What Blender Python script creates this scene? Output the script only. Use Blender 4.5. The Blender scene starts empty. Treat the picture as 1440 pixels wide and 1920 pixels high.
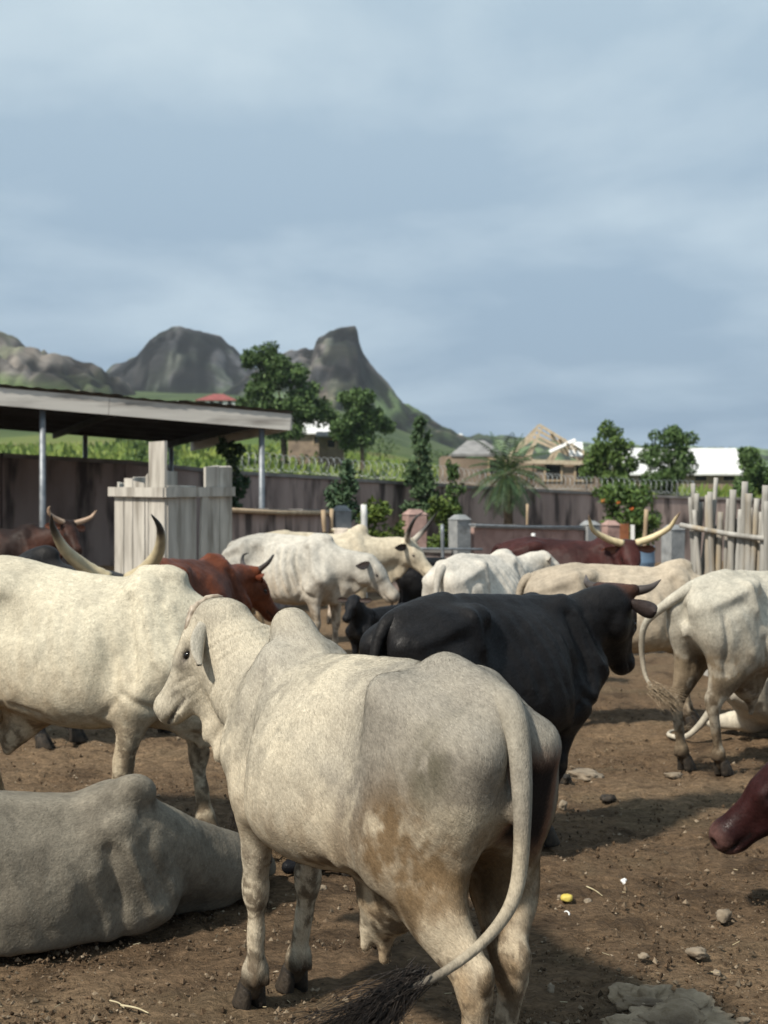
import bpy, math, random
import numpy as np
from mathutils import Vector, Matrix, Euler

scene = bpy.context.scene
COL = scene.collection
rng = np.random.default_rng(7)
random.seed(7)
R = math.radians

# ------------------------------------------------------------------ camera
H_EYE, F_PX, HOR = 1.62, 2600.0, 950.0          # eye height, focal length and horizon row for a 1440 x 1920 frame
cam_d = bpy.data.cameras.new('camera')
cam = bpy.data.objects.new('camera', cam_d)
COL.objects.link(cam)
cam_d.sensor_fit = 'VERTICAL'
cam_d.sensor_height = 36.0
cam_d.lens = F_PX / 1920 * 36
cam_d.clip_start, cam_d.clip_end = 0.05, 9000
cam.location = (0, 0, H_EYE)
cam.rotation_euler = (R(90) - math.atan((960 - HOR) / F_PX), 0, 0)
cam_d.dof.use_dof = True
cam_d.dof.focus_distance = 4.1
cam_d.dof.aperture_fstop = 5.6
scene.camera = cam

# ------------------------------------------------------------------ sky and sun
SUN_TO = Vector((-0.54, -0.54, 0.80)).normalized()      # towards the sun
elev = math.asin(SUN_TO.z)
azim = math.atan2(SUN_TO.x, SUN_TO.y)
world = bpy.data.worlds.new('World')
scene.world = world
world.use_nodes = True
wt = world.node_tree
wt.nodes.clear()
def wn(t, **kw):
    n = wt.nodes.new(t)
    for k, v in kw.items():
        setattr(n, k, v)
    return n
w_out = wn('ShaderNodeOutputWorld')
w_bg = wn('ShaderNodeBackground')
w_sky = wn('ShaderNodeTexSky', sky_type='NISHITA', sun_disc=False)
w_sky.sun_elevation = elev
w_sky.sun_rotation = azim
w_sky.air_density, w_sky.dust_density, w_sky.ozone_density = 1.2, 2.0, 1.5
w_tc = wn('ShaderNodeTexCoord')
w_sep = wn('ShaderNodeSeparateXYZ')
wt.links.new(w_tc.outputs['Generated'], w_sep.inputs[0])
# cloud sheet: project the view direction on a plane overhead, so that streaks flatten towards the horizon
w_add = wn('ShaderNodeMath', operation='ADD'); w_add.inputs[1].default_value = 0.16
wt.links.new(w_sep.outputs['Z'], w_add.inputs[0])
w_max = wn('ShaderNodeMath', operation='MAXIMUM'); w_max.inputs[1].default_value = 0.05
wt.links.new(w_add.outputs[0], w_max.inputs[0])
w_dx = wn('ShaderNodeMath', operation='DIVIDE'); w_dy = wn('ShaderNodeMath', operation='DIVIDE')
wt.links.new(w_sep.outputs['X'], w_dx.inputs[0]); wt.links.new(w_max.outputs[0], w_dx.inputs[1])
wt.links.new(w_sep.outputs['Y'], w_dy.inputs[0]); wt.links.new(w_max.outputs[0], w_dy.inputs[1])
w_cmb = wn('ShaderNodeCombineXYZ')
wt.links.new(w_dx.outputs[0], w_cmb.inputs['X']); wt.links.new(w_dy.outputs[0], w_cmb.inputs['Y'])
w_map = wn('ShaderNodeMapping')
w_map.inputs['Rotation'].default_value = (0, 0, R(24))
w_map.inputs['Scale'].default_value = (0.9, 0.75, 1)
w_map.inputs['Location'].default_value = (3.1, 1.7, 0.4)
wt.links.new(w_cmb.outputs[0], w_map.inputs['Vector'])
w_n1 = wn('ShaderNodeTexNoise')
w_n1.inputs['Scale'].default_value = 1.25; w_n1.inputs['Detail'].default_value = 6; w_n1.inputs['Roughness'].default_value = 0.52
w_n1.inputs['Distortion'].default_value = 0.15
wt.links.new(w_map.outputs[0], w_n1.inputs['Vector'])
w_r1 = wn('ShaderNodeValToRGB')
w_r1.color_ramp.elements[0].position = 0.44; w_r1.color_ramp.elements[0].color = (0, 0, 0, 1)
w_r1.color_ramp.elements[1].position = 0.76; w_r1.color_ramp.elements[1].color = (1, 1, 1, 1)
wt.links.new(w_n1.outputs['Fac'], w_r1.inputs[0])
# cloud colour: grey blue sheet, paler where thin and higher up
w_cc = wn('ShaderNodeMix', data_type='RGBA')
w_cc.inputs['A'].default_value = (3.0, 4.15, 5.4, 1)
w_cc.inputs['B'].default_value = (5.6, 6.8, 7.7, 1)
wt.links.new(w_r1.outputs[0], w_cc.inputs['Factor'])
w_hi = wn('ShaderNodeMapRange'); w_hi.inputs['From Min'].default_value = 0.02; w_hi.inputs['From Max'].default_value = 0.34
w_hi.inputs['To Min'].default_value = 0.0; w_hi.inputs['To Max'].default_value = 1.0
wt.links.new(w_sep.outputs['Z'], w_hi.inputs['Value'])
w_c2 = wn('ShaderNodeMix', data_type='RGBA', blend_type='MULTIPLY')
w_c2.inputs['Factor'].default_value = 1.0
wt.links.new(w_cc.outputs['Result'], w_c2.inputs['A'])
w_hr = wn('ShaderNodeMix', data_type='RGBA')
w_hr.inputs['A'].default_value = (0.80, 0.86, 0.94, 1)
w_hr.inputs['B'].default_value = (1.55, 1.44, 1.30, 1)
wt.links.new(w_hi.outputs[0], w_hr.inputs['Factor'])
wt.links.new(w_hr.outputs['Result'], w_c2.inputs['B'])
w_mix = wn('ShaderNodeMix', data_type='RGBA')
w_mix.inputs['Factor'].default_value = 0.9
wt.links.new(w_sky.outputs[0], w_mix.inputs['A'])
wt.links.new(w_c2.outputs['Result'], w_mix.inputs['B'])
wt.links.new(w_mix.outputs['Result'], w_bg.inputs['Color'])
w_bg.inputs['Strength'].default_value = 0.093
wt.links.new(w_bg.outputs[0], w_out.inputs['Surface'])

sun_d = bpy.data.lights.new('sun', 'SUN')
sun_d.energy = 4.9
sun_d.angle = R(3.5)
sun_d.color = (1.0, 0.93, 0.82)
sun = bpy.data.objects.new('sun', sun_d)
COL.objects.link(sun)
sun.rotation_euler = (-SUN_TO).to_track_quat('-Z', 'Y').to_euler()
sun.location = (-30, -30, 50)

scene.view_settings.view_transform = 'Standard'
scene.view_settings.look = 'None'
scene.view_settings.exposure = 0.14
scene.view_settings.gamma = 1.0
scene.render.engine = 'CYCLES'
scene.cycles.use_denoising = True
scene.cycles.max_bounces = 6
scene.cycles.volume_bounces = 0
scene.cycles.transparent_max_bounces = 8

def W(px, py, d):                       # a place seen at column px, row py, d metres ahead
    return np.array([(px - 720) / F_PX * d, d, H_EYE - (py - HOR) / F_PX * d])
def G(px, py):                          # the place on level ground
    d = H_EYE * F_PX / (py - HOR)
    return np.array([(px - 720) / F_PX * d, d, 0.0])

# ------------------------------------------------------------------ object helpers
def tag(o, label, cat, group=None, kind=None):
    if label: o['label'] = label
    if cat: o['category'] = cat
    if group: o['group'] = group
    if kind: o['kind'] = kind
    return o
def structure(o, label=None):
    o['kind'] = 'structure'
    if label: o['label'] = label
    return o
def empty(name, loc=(0, 0, 0), rz=0.0):
    o = bpy.data.objects.new(name, None)
    o.empty_display_size = 0.1
    o.location = loc
    o.rotation_euler = (0, 0, rz)
    COL.objects.link(o)
    return o
def mesh_np(name, V, quads=None, tris=None, smooth=True, col=None, polys=None):
    me = bpy.data.meshes.new(name)
    V = np.asarray(V, dtype=np.float32)
    if polys is not None:
        me.from_pydata([tuple(v) for v in V.tolist()], [], polys)
    else:
        nq = 0 if quads is None else len(quads)
        nt = 0 if tris is None else len(tris)
        me.vertices.add(len(V)); me.vertices.foreach_set('co', V.ravel())
        loops = []
        if nq: loops.append(np.asarray(quads, dtype=np.int32).ravel())
        if nt: loops.append(np.asarray(tris, dtype=np.int32).ravel())
        L = np.concatenate(loops)
        me.loops.add(len(L)); me.loops.foreach_set('vertex_index', L)
        starts = np.concatenate([np.arange(nq) * 4, nq * 4 + np.arange(nt) * 3]).astype(np.int32)
        me.polygons.add(nq + nt); me.polygons.foreach_set('loop_start', starts)
        try:
            me.polygons.foreach_set('loop_total', np.concatenate([np.full(nq, 4), np.full(nt, 3)]).astype(np.int32))
        except Exception:
            pass
    me.update(calc_edges=True)
    me.validate()
    if len(me.polygons):
        me.polygons.foreach_set('use_smooth', np.full(len(me.polygons), bool(smooth)))
    if col is not None:
        col = np.asarray(col, dtype=np.float32)
        if col.shape[1] == 3:
            col = np.concatenate([col, np.ones((len(col), 1), np.float32)], 1)
        a = me.color_attributes.new('tint', 'FLOAT_COLOR', 'POINT')
        a.data.foreach_set('color', col.ravel())
    return me
def link(name, me, mat, parent=None, loc=None, rot=None):
    o = bpy.data.objects.new(name, me)
    if mat is not None and len(me.materials) == 0:
        me.materials.append(mat)
    COL.objects.link(o)
    if parent is not None: o.parent = parent
    if loc is not None: o.location = loc
    if rot is not None: o.rotation_euler = rot
    return o

class MB:                                # collects polygons for one mesh
    def __init__(s): s.v, s.f = [], []
    def poly(s, pts, faces):
        b = len(s.v); s.v += [tuple(p) for p in pts]; s.f += [tuple(i + b for i in f) for f in faces]; return s
    def box(s, c, size, rz=0.0, jit=0.0, R3=None, taper=1.0):
        hx, hy, hz = size[0] / 2, size[1] / 2, size[2] / 2
        ca, sa = math.cos(rz), math.sin(rz); P = []
        for z in (-hz, hz):
            for x, y in ((-hx, -hy), (hx, -hy), (hx, hy), (-hx, hy)):
                k = taper if z > 0 else 1.0
                p = np.array([x * k, y * k, z]) + (rng.normal(0, jit, 3) if jit else 0)
                p = R3 @ p if R3 is not None else np.array([p[0] * ca - p[1] * sa, p[0] * sa + p[1] * ca, p[2]])
                P.append(p + np.array(c))
        return s.poly(P, [(3, 2, 1, 0), (4, 5, 6, 7), (0, 1, 5, 4), (1, 2, 6, 5), (2, 3, 7, 6), (3, 0, 4, 7)])
    def bar(s, a, b, w, t, up=(0, 0, 1)):
        a, b = np.array(a, float), np.array(b, float); d = b - a; L = np.linalg.norm(d); d = d / L
        u = np.cross(d, np.array(up, float)); n = np.linalg.norm(u)
        u = np.array([1.0, 0, 0]) if n < 1e-6 else u / n
        v = np.cross(u, d)
        return s.box((a + b) / 2, (w, L, t), R3=np.stack([u, d, v], 1))
    def tube(s, pts, rad, seg=8, caps=True):
        V, Q, T = tube_np(pts, rad, seg, caps)
        return s.poly(V, [tuple(q) for q in Q.tolist()] + [tuple(t) for t in T.tolist()])
    def build(s, name, mat, parent=None, smooth=False, loc=None):
        me = mesh_np(name, s.v, polys=s.f, smooth=smooth)
        return link(name, me, mat, parent, loc)

def tube_np(pts, rad, seg=8, caps=True, flat=None):
    P = np.asarray(pts, float); n = len(P)
    rad = np.broadcast_to(np.asarray(rad, float), (n,)) if np.ndim(rad) == 0 else np.asarray(rad, float)
    T = np.gradient(P, axis=0); T /= np.linalg.norm(T, axis=1)[:, None] + 1e-12
    u = np.cross(T[0], [0, 0, 1.0])
    if np.linalg.norm(u) < 1e-3: u = np.cross(T[0], [0, 1.0, 0])
    u /= np.linalg.norm(u); V = []
    ang = np.linspace(0, 2 * np.pi, seg, endpoint=False)
    for i in range(n):
        u = u - T[i] * np.dot(u, T[i]); u /= np.linalg.norm(u) + 1e-12
        v = np.cross(T[i], u)
        V.append(P[i] + rad[i] * (np.cos(ang)[:, None] * u + np.sin(ang)[:, None] * v))
    V = np.concatenate(V)
    i, j = np.meshgrid(np.arange(n - 1), np.arange(seg), indexing='ij')
    j2 = (j + 1) % seg
    Q = np.stack([i * seg + j, i * seg + j2, (i + 1) * seg + j2, (i + 1) * seg + j], -1).reshape(-1, 4)
    Tr = np.zeros((0, 3), int)
    if caps:
        V = np.concatenate([V, P[:1], P[-1:]]); a, b = n * seg, n * seg + 1; k = np.arange(seg); k2 = (k + 1) % seg
        Tr = np.concatenate([np.stack([np.full(seg, a), k2, k], 1), np.stack([np.full(seg, b), (n - 1) * seg + k, (n - 1) * seg + k2], 1)])
    return V, Q, Tr

def spline(pts, n):                      # Catmull-Rom through points
    P = np.asarray(pts, float); P = np.concatenate([2 * P[:1] - P[1:2], P, 2 * P[-1:] - P[-2:-1]])
    m = len(P) - 3; out = []
    for t in np.linspace(0, m - 1e-6, n):
        i = int(t); f = t - i; a, b, c, d = P[i:i + 4]
        out.append(0.5 * (2 * b + (c - a) * f + (2 * a - 5 * b + 4 * c - d) * f * f + (3 * b - a - 3 * c + d) * f ** 3))
    return np.array(out)

def hash3(i, j, k, seed=0):
    n = (i.astype(np.int64) * 374761393 + j.astype(np.int64) * 668265263 + k.astype(np.int64) * 2147483647 + seed * 974711) & 0x7fffffff
    n = ((n ^ (n >> 13)) * 1274126177) & 0x7fffffff
    return ((n ^ (n >> 16)) & 0xffff) / 65535.0
def vnoise(P, freq=1.0, seed=0):
    Q = np.asarray(P, float) * freq; I = np.floor(Q).astype(np.int64); F = Q - I; F = F * F * (3 - 2 * F); r = 0
    for a in (0, 1):
        for b in (0, 1):
            for c in (0, 1):
                w = (F[..., 0] if a else 1 - F[..., 0]) * (F[..., 1] if b else 1 - F[..., 1]) * (F[..., 2] if c else 1 - F[..., 2])
                r = r + w * hash3(I[..., 0] + a, I[..., 1] + b, I[..., 2] + c, seed)
    return r
def fbm(P, freq=1.0, oct=4, seed=0, gain=0.5):
    s, a, t = 0, 1.0, 0
    for o in range(oct):
        s = s + a * vnoise(P, freq * 2 ** o, seed + o * 17); t += a; a *= gain
    return s / t
def unit(v): v = np.asarray(v, float); return v / (np.linalg.norm(v) + 1e-12)
def sstep(a, b, x):
    t = np.clip((x - a) / (b - a), 0, 1); return t * t * (3 - 2 * t)

# ------------------------------------------------------------------ materials
def mat_new(name):
    m = bpy.data.materials.new(name); m.use_nodes = True
    nt = m.node_tree; b = nt.nodes['Principled BSDF']
    return m, nt, b
def N(nt, t, **kw):
    n = nt.nodes.new(t)
    for k, v in kw.items(): setattr(n, k, v)
    return n
def rgb(c): return (c[0], c[1], c[2], 1.0)
def noise_mat(name, c1, c2, scale=8.0, rough=0.8, bump=0.2, detail=6, coords='Object', stretch=(1, 1, 1), ramp=(0.35, 0.65),
              c3=None, scale3=2.0, ramp3=(0.5, 0.7), spec=0.3, metal=0.0, bscale=None, bdist=0.02, emit=None):
    m, nt, b = mat_new(name)
    tc = N(nt, 'ShaderNodeTexCoord'); mp = N(nt, 'ShaderNodeMapping'); mp.inputs['Scale'].default_value = stretch
    nt.links.new(tc.outputs[coords], mp.inputs[0])
    n1 = N(nt, 'ShaderNodeTexNoise'); n1.inputs['Scale'].default_value = scale; n1.inputs['Detail'].default_value = detail
    nt.links.new(mp.outputs[0], n1.inputs['Vector'])
    r = N(nt, 'ShaderNodeValToRGB'); r.color_ramp.elements[0].position, r.color_ramp.elements[1].position = ramp
    r.color_ramp.elements[0].color = rgb(c1); r.color_ramp.elements[1].color = rgb(c2)
    nt.links.new(n1.outputs['Fac'], r.inputs[0]); out = r.outputs[0]
    if c3 is not None:
        n3 = N(nt, 'ShaderNodeTexNoise'); n3.inputs['Scale'].default_value = scale3; n3.inputs['Detail'].default_value = 5
        nt.links.new(mp.outputs[0], n3.inputs['Vector'])
        r3 = N(nt, 'ShaderNodeMapRange'); r3.inputs['From Min'].default_value, r3.inputs['From Max'].default_value = ramp3
        nt.links.new(n3.outputs['Fac'], r3.inputs['Value'])
        mx = N(nt, 'ShaderNodeMix', data_type='RGBA'); mx.inputs['B'].default_value = rgb(c3)
        nt.links.new(r3.outputs[0], mx.inputs['Factor']); nt.links.new(out, mx.inputs['A']); out = mx.outputs['Result']
    nt.links.new(out, b.inputs['Base Color'])
    b.inputs['Roughness'].default_value = rough; b.inputs['Specular IOR Level'].default_value = spec; b.inputs['Metallic'].default_value = metal
    if bump:
        nb = N(nt, 'ShaderNodeTexNoise'); nb.inputs['Scale'].default_value = bscale or scale * 3; nb.inputs['Detail'].default_value = 6
        nt.links.new(mp.outputs[0], nb.inputs['Vector'])
        bp = N(nt, 'ShaderNodeBump'); bp.inputs['Strength'].default_value = bump; bp.inputs['Distance'].default_value = bdist
        nt.links.new(nb.outputs['Fac'], bp.inputs['Height']); nt.links.new(bp.outputs[0], b.inputs['Normal'])
    return m
def tint_mat(name, rough=0.8, spec=0.25, hair=0.0, grain=0.0, gscale=300.0, sheen=0.0, wrinkle=0.0, lumps=0.0, flecks=0.0):
    """colour from the 'tint' attribute (the coat's own colouring), with fine hair grain and skin relief"""
    m, nt, b = mat_new(name)
    at = N(nt, 'ShaderNodeAttribute'); at.attribute_name = 'tint'
    tc = N(nt, 'ShaderNodeTexCoord')
    out = at.outputs['Color']; height = None
    if grain:
        mp = N(nt, 'ShaderNodeMapping'); mp.inputs['Scale'].default_value = (0.45, 1.0, 0.45)
        nt.links.new(tc.outputs['Object'], mp.inputs[0])
        n1 = N(nt, 'ShaderNodeTexNoise'); n1.inputs['Scale'].default_value = gscale; n1.inputs['Detail'].default_value = 3
        nt.links.new(mp.outputs[0], n1.inputs['Vector'])
        n2 = N(nt, 'ShaderNodeTexNoise'); n2.inputs['Scale'].default_value = gscale * 0.30; n2.inputs['Detail'].default_value = 5
        nt.links.new(mp.outputs[0], n2.inputs['Vector'])
        ad = N(nt, 'ShaderNodeMath', operation='ADD'); nt.links.new(n1.outputs['Fac'], ad.inputs[0]); nt.links.new(n2.outputs['Fac'], ad.inputs[1])
        mr = N(nt, 'ShaderNodeMapRange'); mr.inputs['From Min'].default_value = 0.6; mr.inputs['From Max'].default_value = 1.4
        mr.inputs['To Min'].default_value = 1 - grain; mr.inputs['To Max'].default_value = 1 + grain
        nt.links.new(ad.outputs[0], mr.inputs['Value'])
        mx = N(nt, 'ShaderNodeMix', data_type='RGBA', blend_type='MULTIPLY'); mx.inputs['Factor'].default_value = 1.0
        nt.links.new(out, mx.inputs['A']); nt.links.new(mr.outputs[0], mx.inputs['B']); out = mx.outputs['Result']
        height = n1.outputs['Fac']
        if flecks:
            n3 = N(nt, 'ShaderNodeTexNoise'); n3.inputs['Scale'].default_value = gscale * 0.55; n3.inputs['Detail'].default_value = 8; n3.inputs['Roughness'].default_value = 0.75
            mp3 = N(nt, 'ShaderNodeMapping'); mp3.inputs['Scale'].default_value = (0.8, 0.8, 0.35); nt.links.new(tc.outputs['Object'], mp3.inputs[0]); nt.links.new(mp3.outputs[0], n3.inputs['Vector'])
            r3 = N(nt, 'ShaderNodeMapRange'); r3.inputs['From Min'].default_value = 0.56; r3.inputs['From Max'].default_value = 0.68; r3.inputs['To Min'].default_value = 1.0; r3.inputs['To Max'].default_value = 1 - flecks
            nt.links.new(n3.outputs['Fac'], r3.inputs['Value'])
            m3 = N(nt, 'ShaderNodeMix', data_type='RGBA', blend_type='MULTIPLY'); m3.inputs['Factor'].default_value = 1.0
            nt.links.new(out, m3.inputs['A']); nt.links.new(r3.outputs[0], m3.inputs['B']); out = m3.outputs['Result']
    nt.links.new(out, b.inputs['Base Color'])
    b.inputs['Roughness'].default_value = rough; b.inputs['Specular IOR Level'].default_value = spec
    if sheen:
        b.inputs['Sheen Weight'].default_value = sheen; b.inputs['Sheen Roughness'].default_value = 0.5
    last = None
    if hair and height is not None:
        bp = N(nt, 'ShaderNodeBump'); bp.inputs['Strength'].default_value = hair; bp.inputs['Distance'].default_value = 0.004
        nt.links.new(height, bp.inputs['Height']); last = bp.outputs[0]
    if lumps:
        nl = N(nt, 'ShaderNodeTexNoise'); nl.inputs['Scale'].default_value = 9.0; nl.inputs['Detail'].default_value = 3
        nt.links.new(tc.outputs['Object'], nl.inputs['Vector'])
        bl = N(nt, 'ShaderNodeBump'); bl.inputs['Strength'].default_value = lumps; bl.inputs['Distance'].default_value = 0.03
        nt.links.new(nl.outputs['Fac'], bl.inputs['Height'])
        if last is not None: nt.links.new(last, bl.inputs['Normal'])
        last = bl.outputs[0]
    if wrinkle:                                  # loose skin: folds where the attribute's alpha says so
        wv = N(nt, 'ShaderNodeTexWave', wave_type='BANDS', bands_direction='X'); wv.inputs['Scale'].default_value = 14.0
        wv.inputs['Distortion'].default_value = 5.0; wv.inputs['Detail'].default_value = 2.5; wv.inputs['Detail Scale'].default_value = 1.4
        nt.links.new(tc.outputs['Object'], wv.inputs['Vector'])
        inv = N(nt, 'ShaderNodeMath', operation='SUBTRACT'); inv.inputs[0].default_value = 1.0; nt.links.new(at.outputs['Alpha'], inv.inputs[1])
        ml = N(nt, 'ShaderNodeMath', operation='MULTIPLY'); nt.links.new(wv.outputs['Fac'], ml.inputs[0]); nt.links.new(inv.outputs[0], ml.inputs[1])
        bw = N(nt, 'ShaderNodeBump'); bw.inputs['Strength'].default_value = wrinkle; bw.inputs['Distance'].default_value = 0.012
        nt.links.new(ml.outputs[0], bw.inputs['Height'])
        if last is not None: nt.links.new(last, bw.inputs['Normal'])
        last = bw.outputs[0]
    if last is not None: nt.links.new(last, b.inputs['Normal'])
    return m
# ------------------------------------------------------------------ ground: one sheet from the pen to the horizon
def terrain_z(x, y):
    y = np.asarray(y, float); x = np.asarray(x, float)
    k = sstep(0.15, -0.12, x / np.maximum(y, 20))             # rises faster on the left, under the hills
    r = np.maximum(y - 42, 0)
    return r * (0.026 + 0.022 * k) + 0.00006 * r * r * k * (r < 700) + 0.00006 * 700 * 700 * k * (r >= 700)
def growing(a, b, s0, g):
    out = [a]; s = s0
    while out[-1] < b: s *= g; out.append(out[-1] + s)
    return out
gx = np.arange(-2.9, 2.9, 0.021); right = growing(gx[-1], 3500, 0.03, 1.16)[1:]
gx = np.concatenate([-np.array(right)[::-1], gx, right])
gy = np.concatenate([-np.array(growing(0, 600, 0.4, 1.5))[::-1], [1.2, 2.4, 3.2, 3.7], np.arange(4.1, 9.8, 0.023), growing(9.83, 3800, 0.028, 1.045)])
X, Y = np.meshgrid(gx, gy, indexing='xy'); P3 = np.stack([X, Y, np.zeros_like(X)], -1).reshape(-1, 3)
near = (sstep(3.2, 3.9, np.abs(P3[:, 0]) * 0 + P3[:, 1]) * sstep(26, 12, P3[:, 1]) * sstep(9, 4, np.abs(P3[:, 0])))
zz = np.zeros(len(P3)); m = near > 0; Q_ = P3[m]
b1 = fbm(Q_, 1.6, 3, 2); b2 = fbm(Q_, 7.0, 3, 5); b3 = fbm(Q_, 26.0, 2, 9)
hoof = np.abs(vnoise(Q_, 5.2, 14) - 0.5) * 2                                                  # trodden pits
zz[m] = near[m] * ((b1 - 0.5) * 0.055 + (b2 - 0.55) * 0.045 + (b3 - 0.5) * 0.026 - 0.02 * sstep(0.14, 0.0, hoof) - 0.006)
far = P3[:, 1] > 40
zz[far] += terrain_z(P3[far, 0], P3[far, 1]) + (fbm(P3[far], 0.02, 3, 3) - 0.5) * np.clip((P3[far, 1] - 60) * 0.02, 0, 6)
P3[:, 2] = zz
def ground_z(x, y):
    if y > 40: return float(terrain_z(x, y))
    return 0.0
c1 = fbm(P3, 0.9, 4, 31); c2 = fbm(P3, 5.0, 3, 37); gc = lerp_ = None
def mixc(a, b, t): t = np.asarray(t)[:, None]; return np.asarray(a) * (1 - t) + np.asarray(b) * t
gcol = mixc((0.225, 0.155, 0.094), (0.165, 0.110, 0.066), sstep(0.35, 0.65, c1)); gcol = mixc(gcol, (0.075, 0.050, 0.031), 0.7 * sstep(0.56, 0.70, c2 * 0.65 + c1 * 0.35))
gcol = mixc(gcol, (0.19, 0.14, 0.085), 0.5 * sstep(0.55, 0.75, fbm(P3, 2.2, 3, 44)))
fg = sstep(40, 43, P3[:, 1]); f1 = fbm(P3 * np.array([1, 0.4, 0]), 0.09, 4, 51); f2 = fbm(P3 * np.array([1, 0.3, 0]), 0.012, 3, 57)
fcol = mixc((0.105, 0.165, 0.032), (0.18, 0.205, 0.055), sstep(0.35, 0.65, f1)); fcol = mixc(fcol, (0.045, 0.080, 0.022), 0.8 * sstep(0.50, 0.66, f2)); fcol = mixc(fcol, (0.20, 0.145, 0.075), 0.5 * sstep(0.62, 0.75, f1))
fcol = mixc(fcol, mixc((0.040, 0.062, 0.024), (0.075, 0.10, 0.04), sstep(0.35, 0.65, fbm(P3, 0.05, 4, 63))), 0.9 * sstep(200, 380, P3[:, 1])); gcol = gcol * (1 - fg[:, None]) + fcol * fg[:, None]
nx_, ny_ = len(gx), len(gy); ii, jj = np.meshgrid(np.arange(ny_ - 1), np.arange(nx_ - 1), indexing='ij')
GQ = np.stack([ii * nx_ + jj, ii * nx_ + jj + 1, (ii + 1) * nx_ + jj + 1, (ii + 1) * nx_ + jj], -1).reshape(-1, 4)
M_GROUND = tint_mat('trodden_dirt', 0.95, 0.12, hair=0.0, grain=0.65, gscale=95)
_nt = M_GROUND.node_tree; _b = _nt.nodes['Principled BSDF']; _tc = N(_nt, 'ShaderNodeTexCoord')
_n = N(_nt, 'ShaderNodeTexNoise'); _n.inputs['Scale'].default_value = 38; _n.inputs['Detail'].default_value = 8; _n.inputs['Roughness'].default_value = 0.7
_nt.links.new(_tc.outputs['Object'], _n.inputs['Vector']); _bp = N(_nt, 'ShaderNodeBump'); _bp.inputs['Strength'].default_value = 1.0; _bp.inputs['Distance'].default_value = 0.045
_nt.links.new(_n.outputs['Fac'], _bp.inputs['Height']); _nt.links.new(_bp.outputs[0], _b.inputs['Normal'])
ground = structure(link('ground', mesh_np('ground', P3, quads=GQ, col=gcol), M_GROUND))

# ------------------------------------------------------------------ hills
M_HILL = tint_mat('hill_rock', 0.95, 0.1, grain=0.55, gscale=0.30)
def hill(name, label, d, profile, depth, seed, rock, green, boulder, base_row=880, tail=60, rough=5.0, power=1.5):
    pr = np.array(profile, float); X_ = (pr[:, 0] - 720) / F_PX * d; Z_ = H_EYE - (pr[:, 1] - HOR) / F_PX * d
    z0 = H_EYE - (base_row - HOR) / F_PX * d
    nu, nv = 240, 110; u = np.linspace(X_[0] - tail, X_[-1] + tail, nu); v = np.linspace(-1, 1, nv); U, Vv = np.meshgrid(u, v, indexing='xy')
    A = np.stack([U, Vv * depth, np.zeros_like(U)], -1).reshape(-1, 3); n = fbm(A, 0.012, 4, seed); n2 = fbm(A, 0.045, 4, seed + 3); n3 = np.abs(fbm(A, 0.03, 3, seed + 6) - 0.5) * 2
    uu = A[:, 0] + (n - 0.5) * 45 * np.abs(Vv.ravel()); ridge_ = np.interp(uu, X_, Z_, left=z0 - 10, right=z0 - 10) - z0
    sh = (1 - np.abs(Vv.ravel()) ** power); z = z0 + ridge_ * sh + rough * (n2 - 0.5) * 2 * (1 - 0.6 * (np.abs(Vv.ravel()) < 0.06)) - rough * 0.9 * sstep(0.12, 0.0, n3) + (n - 0.5) * ridge_ * 0.5 * np.abs(Vv.ravel())
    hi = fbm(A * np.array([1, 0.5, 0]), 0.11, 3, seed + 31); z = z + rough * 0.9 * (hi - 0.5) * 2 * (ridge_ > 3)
    V = np.stack([A[:, 0], d + A[:, 1], z], 1)
    steep = sstep(0.34, 0.60, (z - z0) / np.max(Z_ - z0) + 0.5 * (n2 - 0.5) + 0.35 * (n - 0.5)); c = mixc(green, rock, np.clip(steep, 0, 1))
    c = mixc(c, boulder, 0.75 * sstep(0.56, 0.66, n2) * (1 - 0.8 * sstep(0.6, 0.9, steep))); c = mixc(c, np.array(green) * 0.6, 0.85 * sstep(0.52, 0.62, fbm(A, 0.07, 3, seed + 9)) * (1 - 0.55 * steep))
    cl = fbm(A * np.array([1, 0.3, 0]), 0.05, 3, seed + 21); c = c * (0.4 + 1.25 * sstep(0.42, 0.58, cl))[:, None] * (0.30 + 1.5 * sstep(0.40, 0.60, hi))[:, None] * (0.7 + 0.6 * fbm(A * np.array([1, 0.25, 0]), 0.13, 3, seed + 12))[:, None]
    i, j = np.meshgrid(np.arange(nv - 1), np.arange(nu - 1), indexing='ij'); Q = np.stack([i * nu + j, i * nu + j + 1, (i + 1) * nu + j + 1, (i + 1) * nu + j], -1).reshape(-1, 4)
    return structure(link(name, mesh_np(name, V, quads=Q, col=c), M_HILL), label)
ROCK = (0.028, 0.028, 0.029); GRN = (0.030, 0.044, 0.019); BLD = (0.13, 0.105, 0.08)
hill('hill', 'dome shaped rocky hill', 1150, [(150, 800), (205, 735), (250, 690), (300, 655), (320, 635), (345, 626), (385, 626), (415, 634), (440, 655), (480, 690), (540, 730), (620, 790)], 170, 3, ROCK, GRN, (0.11, 0.10, 0.09), rough=2.6, power=2.2)
hill('hill', 'sharp peak with an overhanging crest', 950, [(430, 740), (500, 690), (545, 664), (575, 658), (593, 660), (599, 637), (618, 628), (640, 618), (664, 617), (669, 630), (672, 648), (682, 668), (700, 692), (720, 716), (750, 752), (775, 768), (800, 783), (840, 806), (880, 832), (930, 860)], 150, 7, ROCK, GRN, (0.17, 0.14, 0.11), rough=3.2, power=1.9)
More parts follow.
